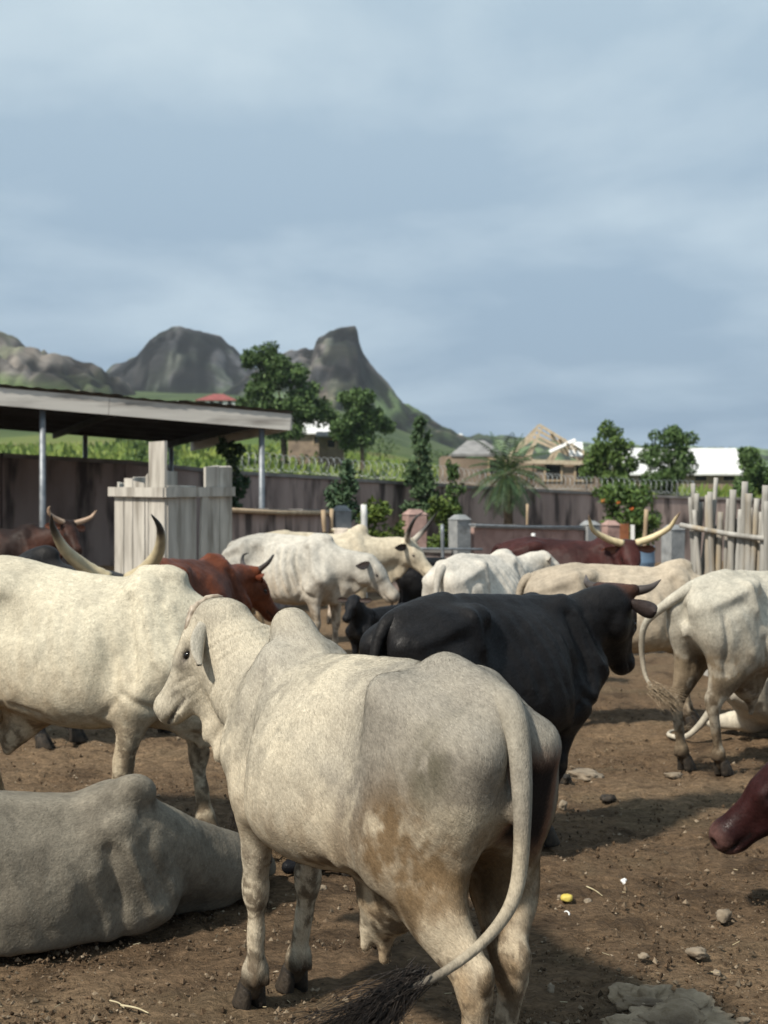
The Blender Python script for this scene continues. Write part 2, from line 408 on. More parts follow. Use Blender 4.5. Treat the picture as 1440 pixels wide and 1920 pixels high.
hill('hill', 'boulder strewn hill on the left', 720, [(-420, 640), (-250, 600), (-100, 606), (-20, 622), (20, 630), (60, 655), (95, 662), (105, 676), (125, 670), (165, 674), (200, 690), (225, 712), (260, 745), (320, 775), (400, 800)], 130, 13, (0.055, 0.05, 0.045), (0.050, 0.070, 0.026), BLD, rough=5.5, power=1.4)
hill('hill', 'low wooded rise on the right horizon', 1500, [(780, 838), (900, 815), (1000, 822), (1120, 834), (1250, 838), (1400, 840), (1700, 842), (2200, 836)], 200, 17, (0.05, 0.07, 0.03), (0.05, 0.075, 0.03), (0.06, 0.08, 0.035), base_row=900, rough=4)

# ------------------------------------------------------------------ vegetation
M_LEAF = tint_mat('leaf', 0.62, 0.25)
M_BARK = noise_mat('bark', (0.06, 0.045, 0.03), (0.13, 0.10, 0.07), 6, 0.9, 0.4)
def leaf_cloud(clumps, n, size, c_lo, c_hi, seed=0, shell=0.55, droop=0.0):
    r = np.random.default_rng(seed); vol = np.array([c[1][0] * c[1][1] * c[1][2] for c in clumps]) ** (2 / 3); pk = r.choice(len(clumps), n, p=vol / vol.sum())
    C = np.array([c[0] for c in clumps])[pk]; Rr = np.array([c[1] for c in clumps])[pk]
    d = r.normal(0, 1, (n, 3)); d /= np.linalg.norm(d, axis=1)[:, None]; rad = shell + (1 - shell) * r.uniform(0, 1, n) ** 0.6; rad *= r.choice([1, 1, 1.12], n)
    lump = 0.72 + 0.56 * vnoise(C + d * Rr, 2.2 / max(Rr.mean(), 1e-3), seed + 5)
    p = C + d * Rr * (rad * lump)[:, None]
    a = r.normal(0, 1, (n, 3)); a[:, 2] -= droop; a /= np.linalg.norm(a, axis=1)[:, None]; b = np.cross(a, r.normal(0, 1, (n, 3))); b /= np.linalg.norm(b, axis=1)[:, None] + 1e-9
    s = size * r.uniform(0.6, 1.35, n)[:, None]; V = np.stack([p - a * s, p + b * s * 0.42 - a * s * 0.1, p + a * s, p - b * s * 0.42 - a * s * 0.1], 1).reshape(-1, 3)
    Q = np.arange(4 * n).reshape(n, 4); t = np.clip(r.normal(0.45, 0.28, n) , 0, 1); c = np.repeat(mixc(c_lo, c_hi, t), 4, 0)
    return V, Q, c
def tree(name, label, cat, base, trunk_h, trunk_r, clumps, n, leaf, c_lo=(0.035, 0.068, 0.022), c_hi=(0.105, 0.170, 0.050), seed=0, group=None, shell=0.5, lean=(0, 0)):
    """clumps are (offset from base, radii)"""
    root = empty(name, base); tag(root, label, cat, group); rr_ = np.random.default_rng(seed + 100); big = clumps; clumps = []
    for cc, rd in big:                       # smaller clumps break up the outline
        clumps.append((cc, tuple(0.72 * q for q in rd)))
        for _ in range(5):
            dv = rr_.normal(0, 1, 3); dv /= np.linalg.norm(dv); sc = rr_.uniform(0.28, 0.5); clumps.append((tuple(np.array(cc) + dv * np.array(rd) * rr_.uniform(0.65, 1.0)), tuple(sc * q for q in rd)))
    V, Q, c = leaf_cloud(clumps, n, leaf, c_lo, c_hi, seed, shell); link('crown', mesh_np('crown', V, quads=Q, col=c, smooth=False), M_LEAF, root)
    mb = MB(); top = np.array([lean[0], lean[1], trunk_h]); pts = spline([(0, 0, -0.3), (lean[0] * 0.3 + trunk_r * 0.4, 0, trunk_h * 0.4), top], 8); mb.tube(pts, np.linspace(trunk_r * 1.25, trunk_r * 0.6, 8), 8)
    for k, (cc, rr) in enumerate(big):
        cc = np.array(cc); st = pts[5 + k % 3]; mb.tube(spline([st, st * 0.45 + cc * 0.55 + np.array([0, 0, -0.15 * rr[2]]), cc], 6), np.linspace(trunk_r * 0.45, trunk_r * 0.12, 6), 5)
    mb.build('trunk', M_BARK, root, smooth=True)
    return root
# ------------------------------------------------------------------ yard walls, shed, fences
M_WALL = noise_mat('weathered_render', (0.24, 0.185, 0.165), (0.40, 0.315, 0.28), 1.6, 0.95, 0.4, stretch=(1, 1, 0.22), c3=(0.075, 0.060, 0.055), scale3=2.6, ramp3=(0.50, 0.64), bscale=20)
M_COPING = noise_mat('coping_concrete', (0.16, 0.15, 0.14), (0.27, 0.255, 0.24), 3, 0.95, 0.3)
M_GREYC = noise_mat('grey_concrete', (0.19, 0.20, 0.205), (0.30, 0.31, 0.31), 5, 0.92, 0.35, c3=(0.11, 0.11, 0.11), scale3=3, ramp3=(0.55, 0.72))
M_PINK = noise_mat('mauve_render', (0.29, 0.185, 0.16), (0.40, 0.27, 0.235), 4, 0.92, 0.35, c3=(0.18, 0.125, 0.11), scale3=2.2, ramp3=(0.52, 0.7))
M_PIPE = noise_mat('galvanised_pipe', (0.17, 0.19, 0.21), (0.28, 0.30, 0.32), 8, 0.5, 0.1, metal=0.4, spec=0.5)
M_ROOF = noise_mat('sheet_roof', (0.20, 0.195, 0.19), (0.30, 0.29, 0.28), 2.0, 0.6, 0.15, metal=0.2)
M_FASCIA = noise_mat('fascia_board', (0.52, 0.50, 0.46), (0.62, 0.60, 0.55), 1.5, 0.85, 0.25, stretch=(0.4, 0.4, 3), c3=(0.20, 0.18, 0.16), scale3=2, ramp3=(0.5, 0.75))
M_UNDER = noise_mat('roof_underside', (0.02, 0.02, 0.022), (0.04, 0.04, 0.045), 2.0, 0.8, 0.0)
M_PLANK = noise_mat('weathered_plank', (0.36, 0.335, 0.295), (0.52, 0.49, 0.435), 9, 0.92, 0.5, stretch=(1, 1, 0.16), c3=(0.20, 0.18, 0.15), scale3=7, ramp3=(0.52, 0.72), bscale=28)
M_WOOD = noise_mat('raw_timber', (0.30, 0.22, 0.14), (0.44, 0.34, 0.23), 6, 0.85, 0.3, stretch=(1, 1, 0.2))
M_BAMBOO = noise_mat('dry_bamboo', (0.20, 0.19, 0.17), (0.42, 0.405, 0.37), 9, 0.7, 0.25, stretch=(1, 1, 0.12), c3=(0.30, 0.235, 0.15), scale3=5, ramp3=(0.54, 0.68))
M_WIRE = noise_mat('galvanised_wire', (0.32, 0.34, 0.34), (0.45, 0.47, 0.47), 8, 0.4, 0.0, metal=0.6, spec=0.5)
M_RUST = noise_mat('rusty_sheet', (0.20, 0.075, 0.035), (0.32, 0.13, 0.06), 6, 0.85, 0.3)
M_BLUE = noise_mat('blue_plastic', (0.10, 0.16, 0.24), (0.15, 0.22, 0.30), 3, 0.5, 0.0)
M_WHITE = noise_mat('white_sheet', (0.62, 0.62, 0.60), (0.75, 0.75, 0.73), 1.0, 0.5, 0.0)
M_BLOCK = noise_mat('mud_block', (0.20, 0.15, 0.11), (0.30, 0.23, 0.17), 1.2, 0.95, 0.3, c3=(0.13, 0.10, 0.08), scale3=0.5, ramp3=(0.5, 0.7))
M_REDROOF = noise_mat('red_roof', (0.20, 0.055, 0.05), (0.28, 0.085, 0.075), 1.2, 0.7, 0.0)
M_DARKOPEN = noise_mat('dark_opening', (0.02, 0.02, 0.02), (0.035, 0.033, 0.03), 2, 0.9, 0.0)

def wall_run(name, label, pts, thick, mat, cop=True, cat='wall', joint=2.6):
    """pts: (x, y, height) along the wall; panels between butt joints with a coping over them"""
    root = empty(name, (pts[0][0], pts[0][1], 0)); tag(root, label, cat); o0 = np.array([pts[0][0], pts[0][1], 0])
    for (a, b) in zip(pts[:-1], pts[1:]):
        a, b = np.array(a, float), np.array(b, float); L = np.linalg.norm((b - a)[:2]); n = max(1, int(round(L / joint)))
        for k in range(n):
            p, q = a + (b - a) * (k / n), a + (b - a) * ((k + 1) / n); d = unit([q[0] - p[0], q[1] - p[1], 0]); nn = np.array([-d[1], d[0], 0]) * thick / 2
            p0, q0 = np.array([p[0], p[1], 0]) + d * 0.006 - o0, np.array([q[0], q[1], 0]) - d * 0.006 - o0; hp, hq = p[2] + rng.normal(0, 0.008), q[2] + rng.normal(0, 0.008); dn = np.array([0, 0, -0.3])
            V = [p0 - nn + dn, q0 - nn + dn, q0 + nn + dn, p0 + nn + dn] + [p0 - nn + [0, 0, hp], q0 - nn + [0, 0, hq], q0 + nn + [0, 0, hq], p0 + nn + [0, 0, hp]]
            MB().poly(V, [(3, 2, 1, 0), (4, 5, 6, 7), (0, 1, 5, 4), (1, 2, 6, 5), (2, 3, 7, 6), (3, 0, 4, 7)]).build('panel', mat, root)
            if cop: MB().bar(p0 + [0, 0, hp + 0.044] - d * 0.002, q0 + [0, 0, hq + 0.044] + d * 0.002, thick + 0.09, 0.08).build('coping', M_COPING, root)
    return root
WALLPTS = [(px, d, H_EYE - (row - HOR) / F_PX * d) for px, row, d in ((-400, 845, 25.0), (0, 858, 26.5), (230, 870, 28.0), (430, 890, 29.5), (640, 902, 32), (850, 915, 35), (1100, 928, 39), (1300, 935, 41), (1600, 944, 43))]
WALLPTS = [((px - 720) / F_PX * d, d, h) for px, d, h in WALLPTS]
wall_run('yard_wall', 'long stained brown yard wall with coping behind the pen', WALLPTS, 0.22, M_WALL)
# razor wire coils along the wall
def razor(a, b, r, label):
    a, b = np.array(a, float), np.array(b, float); L = np.linalg.norm(b - a); n = int(L / 0.20) * 14; t = np.linspace(0, 1, n); ang = t * (L / 0.20) * 2 * np.pi
    d = unit(b - a); u = unit(np.cross(d, [0, 0, 1])); v = np.cross(u, d); rr = r * (0.85 + 0.3 * vnoise(np.stack([t * L, t * 0, t * 0], 1), 1.7, 3))
    P = a + (b - a) * t[:, None] + (np.cos(ang) * rr)[:, None] * u + (np.sin(ang) * rr)[:, None] * v - a
    mb = MB(); V, Q, T = tube_np(P, 0.0065, 3); root = empty('razor_wire', a); tag(root, label, 'razor wire', 'razor wire on the yard wall')
    link('coil', mesh_np('coil', V, quads=Q, tris=T), M_WIRE, root)
    for k in np.linspace(0, 1, max(2, int(L / 3))): MB().tube([(b - a) * k + [0, 0, -0.28], (b - a) * k + [0, 0, 0.22]], 0.014, 6).build('stake', M_PIPE, root)
for i, lab in ((3, 'coil of razor wire on the wall behind the shed corner'), (4, 'coil of razor wire on the wall behind the slender tree'), (5, 'coil of razor wire on the wall below the unfinished house'), (6, 'coil of razor wire on the wall at the far right')):
    a, b = np.array(WALLPTS[i]), np.array(WALLPTS[i + 1]); razor(a + [0, 0, 0.32], b + [0, 0, 0.32], 0.20, lab)

# ---- open shed with a flat sheet roof
B = W(540, 792, 23.0); u = unit([0.92, 0.39, 0]); v = np.array([-u[1], u[0], 0]); ROOFZ = float(B[2])
shed = empty('cattle_shed', (B[0], B[1], 0)); tag(shed, 'open cattle shed with a flat grey sheet roof on pipe posts at the left', 'shed')
Lr, Wr = 15.0, 6.2
def S(a, b, z): return u * -a + v * b + np.array([0, 0, z])          # a metres back along the front edge, b metres in
tilt = lambda a: 0.060 * a
for k in range(16):                                                   # roof sheets, lapped
    a0, a1 = k * Lr / 16 - 0.03, (k + 1) * Lr / 16 + 0.02; e = 0.012 * (k % 2) + 0.006 * rng.normal(); mbk = MB(); z0 = ROOFZ + 0.17 + e
    pts = []
    m_ = 8
    for j in range(m_ + 1):
        a = a0 + (a1 - a0) * j / m_; zz_ = z0 + (0.018 if j % 2 else 0) + tilt(a)
        pts += [S(a, -0.18, zz_), S(a, Wr, zz_ - 0.10), S(a, -0.18, zz_ - 0.012), S(a, Wr, zz_ - 0.112)]
    f = []
    for j in range(m_):
        i = 4 * j; f += [(i, i + 4, i + 5, i + 1), (i + 2, i + 3, i + 7, i + 6)]
    f += [(0, 1, 3, 2), (4 * m_, 4 * m_ + 2, 4 * m_ + 3, 4 * m_ + 1)]
    mbk.poly(pts, f).build('roof_sheet', M_ROOF, shed)
for k in range(5):
    a0, a1 = k * 3.0, (k + 1) * 3.0
    MB().bar(S(a0 + .004, -0.12, ROOFZ - 0.005 + tilt(a0)), S(a1 - .004, -0.12, ROOFZ - 0.005 + tilt(a1)), 0.035, 0.27).build('fascia_board', M_FASCIA, shed)
MB().bar(S(-0.02, -0.10, ROOFZ - 0.005), S(-0.02, Wr, ROOFZ - 0.12), 0.035, 0.25).build('fascia_board', M_FASCIA, shed)
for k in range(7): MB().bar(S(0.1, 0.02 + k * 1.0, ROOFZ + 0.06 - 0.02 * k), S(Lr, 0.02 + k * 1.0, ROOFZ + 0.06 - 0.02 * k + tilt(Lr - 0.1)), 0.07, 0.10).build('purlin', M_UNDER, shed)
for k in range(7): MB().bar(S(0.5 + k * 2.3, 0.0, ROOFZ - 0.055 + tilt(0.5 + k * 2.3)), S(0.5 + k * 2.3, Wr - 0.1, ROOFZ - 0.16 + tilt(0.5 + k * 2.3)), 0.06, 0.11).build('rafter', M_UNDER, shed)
for (a, b) in ((0.45, 0.02), (4.0, 0.02), (8.0, 0.02), (0.45, 6.0), (2.2, 6.0), (4.2, 6.0), (8.0, 6.0)):
    MB().tube([S(a, b, -0.2), S(a, b, ROOFZ - 0.10 + tilt(a))], 0.05, 10).build('post', M_PIPE, shed, smooth=True)

# ---- plank enclosure
cx_, cy_ = (310 - 720) / F_PX * 15.6, 15.6
box_ = empty('plank_enclosure', (cx_, cy_, 0)); tag(box_, 'tall weathered grey plank enclosure beside the shed', 'enclosure')
e1 = unit([-0.62, 0.78, 0]); e2 = unit([0.62, 0.78, 0])                # left face runs back left, right face runs right
def plank(o, ex, off, w, z0, z1, out, tk=0.035, lean=0.0, shift=0.0):
    ez = np.array([lean, 0, 1.0]); n = np.array([ex[1], -ex[0], 0]); n = n if np.dot(n, [0, -1, 0]) > 0 else -n
    a = ex * off + n * out + shift; V = []
    for z in (z0, z1):
        for s_, t_ in ((0, 0), (w, 0), (w, tk), (0, tk)): V.append(a + ex * s_ - n * t_ + np.array([lean * (z - z0), 0, z + (rng.normal(0, 0.012) if z == z1 else 0)]))
    MB().poly(V, [(3, 2, 1, 0), (4, 5, 6, 7), (0, 1, 5, 4), (1, 2, 6, 5), (2, 3, 7, 6), (3, 0, 4, 7)]).build('plank', M_PLANK, o)
T0 = 1.78
for off, w, z1 in ((0.02, 0.36, 2.36), (0.40, 0.06, 1.99), (0.485, 0.27, 1.90), (0.775, 0.20, 1.95), (0.995, 0.22, 1.74)): plank(box_, e1, off, w, -0.1, z1, 0.0)
for off, w, z1 in ((0.04, 0.44, 1.86), (0.50, 0.10, 1.80), (0.63, 0.22, 2.10), (0.86, 0.20, 2.09)): plank(box_, e2, off, w, -0.1, z1, 0.0, lean=0.03 if off == 0.50 else 0.0)
for off, w, z1 in ((0.02, 0.22, 1.9), (0.26, 0.22, 1.98), (0.50, 0.22, 1.85), (0.74, 0.22, 2.05)):
    plank(box_, e2, off + 0.02, w, -0.1, z1, 0.0, shift=e1 * 1.16)
for ex, L in ((e1, 1.28), (e2, 1.06)):
    n = np.array([ex[1], -ex[0], 0]); n = n if n[1] < 0 else -n
    MB().bar(ex * -0.04 + n * 0.032 + [0, 0, T0], ex * L + n * 0.032 + [0, 0, T0 + 0.02], 0.045, 0.11).build('rail', M_PLANK, box_)
    MB().bar(ex * -0.04 + n * 0.032 + [0, 0, 0.7], ex * L + n * 0.032 + [0, 0, 0.72], 0.045, 0.11).build('rail', M_PLANK, box_)

# ---- pillars, low walls and rails at the far side of the pen
def pillar(px, row, d, wpx, mat, label, rz=0.35, cap=0.10):
    p = W(px, row, d); w = wpx / F_PX * d; root = empty('gate_pillar', (p[0], p[1], 0), rz); tag(root, label, 'pillar', 'masonry pillars of the pen'); h = p[2] - cap
    MB().box((0, 0, h / 2 - 0.1), (w, w * 0.9, h + 0.2), jit=0.006).build('shaft', mat, root); MB().box((0, 0, h + cap / 2 + 0.003), (w + 0.03, w * 0.9 + 0.03, cap), jit=0.004, taper=0.45).build('cap', mat, root)
pillar(640, 948, 24, 30, M_GREYC, 'grey concrete pillar left of the white post')
pillar(777, 955, 27, 36, M_PINK, 'mauve pillar with a pointed top behind the lyre horned cow')
pillar(862, 965, 27, 31, M_GREYC, 'pale grey pillar left of the low mauve wall', rz=0.6)
pillar(1106, 976, 30, 28, M_GREYC, 'grey pillar behind the left horn of the wide horned cow', rz=0.5)
pillar(1145, 976, 29, 26, M_PINK, 'mauve pillar beside the rusty sheet')
pillar(1262, 984, 27, 32, M_GREYC, 'grey pillar at the left end of the bamboo fence', rz=0.5)
def low_wall(name, label, pa, pb, mat, th=0.18):
    (xa, ra, da), (xb, rb, db) = pa, pb; A, Bq = W(xa, ra, da), W(xb, rb, db); return wall_run(name, label, [(A[0], A[1], A[2]), (Bq[0], Bq[1], Bq[2])], th, mat, True, joint=1.3)
low_wall('low_wall', 'low dark mauve wall with a pale rail below the shed corner', (418, 962, 20.5), (612, 966, 24), M_WALL)
low_wall('low_wall', 'low mauve wall between two grey pillars in the middle', (882, 990, 27.4), (1092, 994, 30), M_PINK)
low_wall('low_wall', 'low mauve wall behind the lyre horned cow', (700, 1032, 26.8), (845, 1036, 27), M_WALL)
def rail(label, pa, pb, r=0.03, mat=None):
    A, Bq = W(*pa), W(*pb); o = MB().tube([np.zeros(3), (Bq - A) * 0.5 + [0, 0, -0.02], Bq - A], r, 8).build('rail', mat or M_PIPE, None, smooth=True, loc=A); tag(o, label, 'rail')
rail('thin rail running past the mauve pillar', (690, 1024, 26.3), (905, 1030, 26.4), 0.022)
rail('thin rail along the top of the mauve wall', (880, 984, 26.6), (1090, 988, 29.4), 0.02)
rail('timber rail on the dark low wall', (424, 956, 20.2), (616, 962, 23.6), 0.035, M_WOOD)
def stick(label, px, row, d, r, mat, lean=0.0, name='wooden_post'):
    p = W(px, row, d); h = p[2]; pts = spline([(-lean * h, 0, -0.2), (-lean * h * 0.5 + 0.01, 0.01, h * 0.5), (0, 0, h)], 9); V, Q, T = tube_np(pts, r * (1 + 0.12 * rng.normal(0, 1, 9)), 8)
    o = link(name, mesh_np(name, V, quads=Q, tris=T), mat, None, (p[0], p[1], 0)); tag(o, label, 'post')
stick('white painted post in front of the green shrub', 682, 946, 24.0, 0.055, M_WHITE)
stick('left of two thin poles beside the grey pillar', 606, 956, 22.5, 0.035, M_WOOD, -0.04)
stick('right of two thin poles beside the grey pillar', 622, 954, 22.6, 0.035, M_WOOD, 0.03)
stick('thin pole standing behind the low mauve wall', 989, 945, 31.5, 0.035, M_WOOD, 0.03)
stick('thin post between the mauve and grey pillars', 829, 983, 25.8, 0.035, M_PIPE)
stick('leaning stick left of the last grey pillar', 1212, 955, 28.0, 0.045, M_WOOD, 0.06)
stick('short stub post on the low mauve wall', 1000, 1000, 27.0, 0.035, M_WHITE)
p = W(1170, 982, 29.6); o = MB().box((0, 0, p[2] / 2), (0.20, 0.03, p[2]), rz=0.2, jit=0.006).build('rusty_sheet', M_RUST, None, loc=(p[0], p[1], 0)); tag(o, 'upright rusty sheet of metal beside the mauve pillar', 'metal sheet')
p = W(1186, 984, 29.5); o = MB().box((0, 0, p[2] / 2), (0.07, 0.05, p[2]), jit=0.004).build('white_board', M_WHITE, None, loc=(p[0], p[1], 0)); tag(o, 'narrow white board standing at the rusty sheet', 'board')
def drum(px, row, d, label):
    p = W(px, row, d); h = p[2]; r = 0.27; n = 20; prof = [(0.0, 0.95), (0.03, 1.0), (0.32, 1.0), (0.34, 1.04), (0.37, 1.0), (0.64, 1.0), (0.66, 1.04), (0.69, 1.0), (0.97, 1.0), (1.0, 1.03), (1.0, 0.9), (0.96, 0.88)]
    V = []; F_ = []
    for z, k in prof:
        for j in range(n): a = 2 * math.pi * j / n; V.append((r * k * math.cos(a), r * k * math.sin(a), z * h))
    for i in range(len(prof) - 1):
        for j in range(n): F_.append((i * n + j, i * n + (j + 1) % n, (i + 1) * n + (j + 1) % n, (i + 1) * n + j))
    F_.append(tuple(reversed(range(n)))); F_.append(tuple((len(prof) - 1) * n + j for j in range(n)))
    o = link('water_drum', mesh_np('water_drum', V, polys=F_), M_BLUE, None, (p[0], p[1], 0)); tag(o, label, 'drum')
drum(1200, 1024, 25.5, 'faded blue drum between the horns of the wide horned cow and the pillar')

# ---- bamboo fence at the right
fa, fb = W(1288, 900, 13.6), W(1500, 890, 12.6)
fence = empty('bamboo_fence', (fa[0], fa[1], 0)); tag(fence, 'rough fence of upright bamboo poles at the right edge', 'fence'); fd = fb - fa; fd[2] = 0
tops = [(1294, 928), (1306, 925), (1317, 896), (1328, 928), (1339, 960), (1350, 922), (1361, 950), (1370, 918), (1378, 955), (1388, 903), (1398, 935), (1406, 925), (1416, 960), (1424, 928), (1434, 910), (1443, 940), (1452, 905), (1464, 925), (1478, 915), (1494, 920)]
tops += [(px + 5, row + int(rng.integers(5, 40))) for px, row in tops[:-3]]
for k, (px, row) in enumerate(tops):
    t = (px - 1288) / 212; base = fd * t + np.array([rng.normal(0, 0.02), rng.normal(0, 0.03) + (0.09 if k > 19 else 0), 0]); d = fa[1] + fd[1] * t; h = H_EYE - (row - HOR) / F_PX * d; lean = rng.normal(0.04, 0.05)
    n = 22; zz_ = np.linspace(-0.2, h, n); pts = np.stack([base[0] + lean * zz_, base[1] + 0.02 * np.sin(zz_ * 2 + k), zz_], 1); r = rng.uniform(0.022, 0.038)
    node = (np.mod(zz_ + k * 0.13, 0.31) < 0.09); V, Q, T = tube_np(pts, r * (1 - 0.12 * zz_ / h) * np.where(node, 1.12, 1.0), 9); link('bamboo_pole', mesh_np('bamboo_pole', V, quads=Q, tris=T), M_BAMBOO, fence)
for z, off in ((1.34, -0.075), (0.55, -0.07)):
    V, Q, T = tube_np(spline([fd * 0.02 + np.array([-0.1, off, z + 0.10]), fd * 0.5 + np.array([0.02, off - 0.01, z]), fd * 1.02 + np.array([0, off, z - 0.03])], 14), 0.026, 8); link('cross_pole', mesh_np('cross_pole', V, quads=Q, tris=T), M_BAMBOO, fence)
# ------------------------------------------------------------------ cattle: one continuous skin grown from a distance field
def rot_zyx(yaw, pitch, roll):           # columns: forward, left, up ; pitch > 0 points the nose down
    return np.array(Matrix.Rotation(R(yaw), 3, 'Z') @ Matrix.Rotation(R(pitch), 3, 'Y') @ Matrix.Rotation(R(roll), 3, 'X'))

class Field:
    def __init__(s): s.prims = []
    def cone(s, a, b, ra, rb, k=0.05, u=(0, 1, 0), op='u', M=None, T=None):
        """elliptic tapered capsule: ra / rb = (across u, across v) radii at the two ends"""
        a, b, u = np.array(a, float), np.array(b, float), np.array(u, float)
        ra = (ra, ra) if np.ndim(ra) == 0 else ra; rb = (rb, rb) if np.ndim(rb) == 0 else rb
        if M is not None:
            a, b, u = M @ a + T, M @ b + T, M @ u; g = np.linalg.norm(M[:, 0]); ra = (ra[0] * g, ra[1] * g); rb = (rb[0] * g, rb[1] * g)
        m = max(*ra, *rb) + k + 0.03
        s.prims.append(('cone', a, b, ra, rb, unit(u), k, op, np.minimum(a, b) - m, np.maximum(a, b) + m))
    def ell(s, c, r, k=0.05, op='u', M=None, T=None, Rl=None):
        Mx = np.eye(3) if Rl is None else Rl; c = np.array(c, float)
        if M is not None:
            g = np.linalg.norm(M[:, 0]); c = M @ c + T; Mx = M @ Mx / g; r = tuple(q * g for q in r)
        m = max(r) + k + 0.03
        s.prims.append(('ell', c, np.array(r, float), Mx, k, op, c - m, c + m))
    def func(s, fn, lo, hi, k, op='u'): s.prims.append(('func', fn, k, op, np.array(lo, float), np.array(hi, float)))
    def mesh(s, h, floor=None):
        add = [p for p in s.prims if p[-3] == 'u']; lo = np.min([p[-2] for p in add], 0); hi = np.max([p[-1] for p in add], 0)
        n = np.ceil((hi - lo) / h).astype(int) + 1
        ax = [lo[i] + h * np.arange(n[i]) for i in range(3)]
        D = np.full(n, 5.0, np.float32)
        for p in s.prims:
            i0 = np.clip(np.floor((p[-2] - lo) / h).astype(int), 0, n - 1); i1 = np.clip(np.ceil((p[-1] - lo) / h).astype(int) + 1, 1, n)
            sl = tuple(slice(i0[i], i1[i]) for i in range(3))
            X, Y, Z = np.meshgrid(ax[0][sl[0]], ax[1][sl[1]], ax[2][sl[2]], indexing='ij', sparse=True)
            if p[0] == 'cone':
                _, a, b, ra, rb, u, k, op = p[:8]
                d = b - a; L = np.linalg.norm(d); w = d / max(L, 1e-6)
                u = unit(u - w * np.dot(u, w)); v = np.cross(w, u)
                x, y, z = X - a[0], Y - a[1], Z - a[2]
                pw = x * w[0] + y * w[1] + z * w[2]; pu = x * u[0] + y * u[1] + z * u[2]; pv = x * v[0] + y * v[1] + z * v[2]
                t = np.clip(pw / max(L, 1e-6), 0, 1); pw = pw - t * L
                r1 = ra[0] + (rb[0] - ra[0]) * t; r2 = ra[1] + (rb[1] - ra[1]) * t; r3 = np.minimum(r1, r2)
                k0 = np.sqrt((pu / r1) ** 2 + (pv / r2) ** 2 + (pw / r3) ** 2) + 1e-9
                k1 = np.sqrt((pu / r1 ** 2) ** 2 + (pv / r2 ** 2) ** 2 + (pw / r3 ** 2) ** 2) + 1e-9
                val = k0 * (k0 - 1) / k1
            elif p[0] == 'ell':
                _, c, r, Mx, k, op = p[:6]
                x, y, z = X - c[0], Y - c[1], Z - c[2]; q = [x * Mx[0, i] + y * Mx[1, i] + z * Mx[2, i] for i in range(3)]
                k0 = np.sqrt(sum((q[i] / r[i]) ** 2 for i in range(3))) + 1e-9
                k1 = np.sqrt(sum((q[i] / r[i] ** 2) ** 2 for i in range(3))) + 1e-9
                val = k0 * (k0 - 1) / k1
            else:
                _, fn, k, op = p[:4]; val = fn(X, Y, Z)
            A = D[sl]
            if op == 'u':
                hh = np.maximum(k - np.abs(A - val), 0) / k; D[sl] = np.minimum(A, val) - hh * hh * k * 0.25
            elif op == 's':
                hh = np.maximum(k - np.abs(A + val), 0) / k; D[sl] = np.maximum(A, -val) + hh * hh * k * 0.25
            elif op == 'd':                              # displacement
                D[sl] = A + val
        if floor is not None:
            Z = ax[2][None, None, :]; val = floor - Z; k = 0.03
            hh = np.maximum(k - np.abs(D - val), 0) / k; D = np.maximum(D, val) + hh * hh * k * 0.25
        D[0], D[-1] = 5, 5; D[:, 0], D[:, -1] = 5, 5; D[:, :, 0], D[:, :, -1] = 5, 5
        return surface_nets(D, lo, h)

def surface_nets(D, lo, h):
    S = D < 0; c = np.zeros(np.array(D.shape) - 1, np.int8)
    sh = [(a, b, d) for a in (0, 1) for b in (0, 1) for d in (0, 1)]
    nx, ny, nz = c.shape
    for a, b, d in sh: c += S[a:a + nx, b:b + ny, d:d + nz]
    I = np.argwhere((c > 0) & (c < 8)); m = len(I)
    idx = np.full(c.shape, -1, np.int32); idx[I[:, 0], I[:, 1], I[:, 2]] = np.arange(m)
    val = {s: D[I[:, 0] + s[0], I[:, 1] + s[1], I[:, 2] + s[2]] for s in sh}
    acc = np.zeros((m, 3)); cnt = np.zeros(m)
    for s in sh:
        for ax in range(3):
            if s[ax]: continue
            e = list(s); e[ax] = 1; e = tuple(e); va, vb = val[s], val[e]
            cr = (va < 0) != (vb < 0); t = np.where(cr, va / np.where(cr, va - vb, 1), 0)
            q = np.array(s, float)[None] + np.zeros((m, 3)); q[:, ax] = t
            acc[cr] += q[cr]; cnt += cr
    V = lo + h * (I + acc / cnt[:, None]); Q = []
    for ax in range(3):
        b, d = (ax + 1) % 3, (ax + 2) % 3
        s0 = [slice(1, -1)] * 3; s1 = [slice(1, -1)] * 3
        s0[ax] = slice(0, -1); s1[ax] = slice(1, None)
        A, B = S[tuple(s0)], S[tuple(s1)]
        E = np.argwhere(A != B); flip = A[E[:, 0], E[:, 1], E[:, 2]]
        off = np.ones(3, int); off[ax] = 0; E = E + off
        def cell(i, j):
            q = E.copy(); q[:, b] += i; q[:, d] += j; return idx[q[:, 0], q[:, 1], q[:, 2]]
        F = np.stack([cell(-1, -1), cell(0, -1), cell(0, 0), cell(-1, 0)], 1)
        F[~flip] = F[~flip][:, ::-1]; Q.append(F)
    Q = np.concatenate(Q); Q = Q[(Q >= 0).all(1)]
    return V, Q

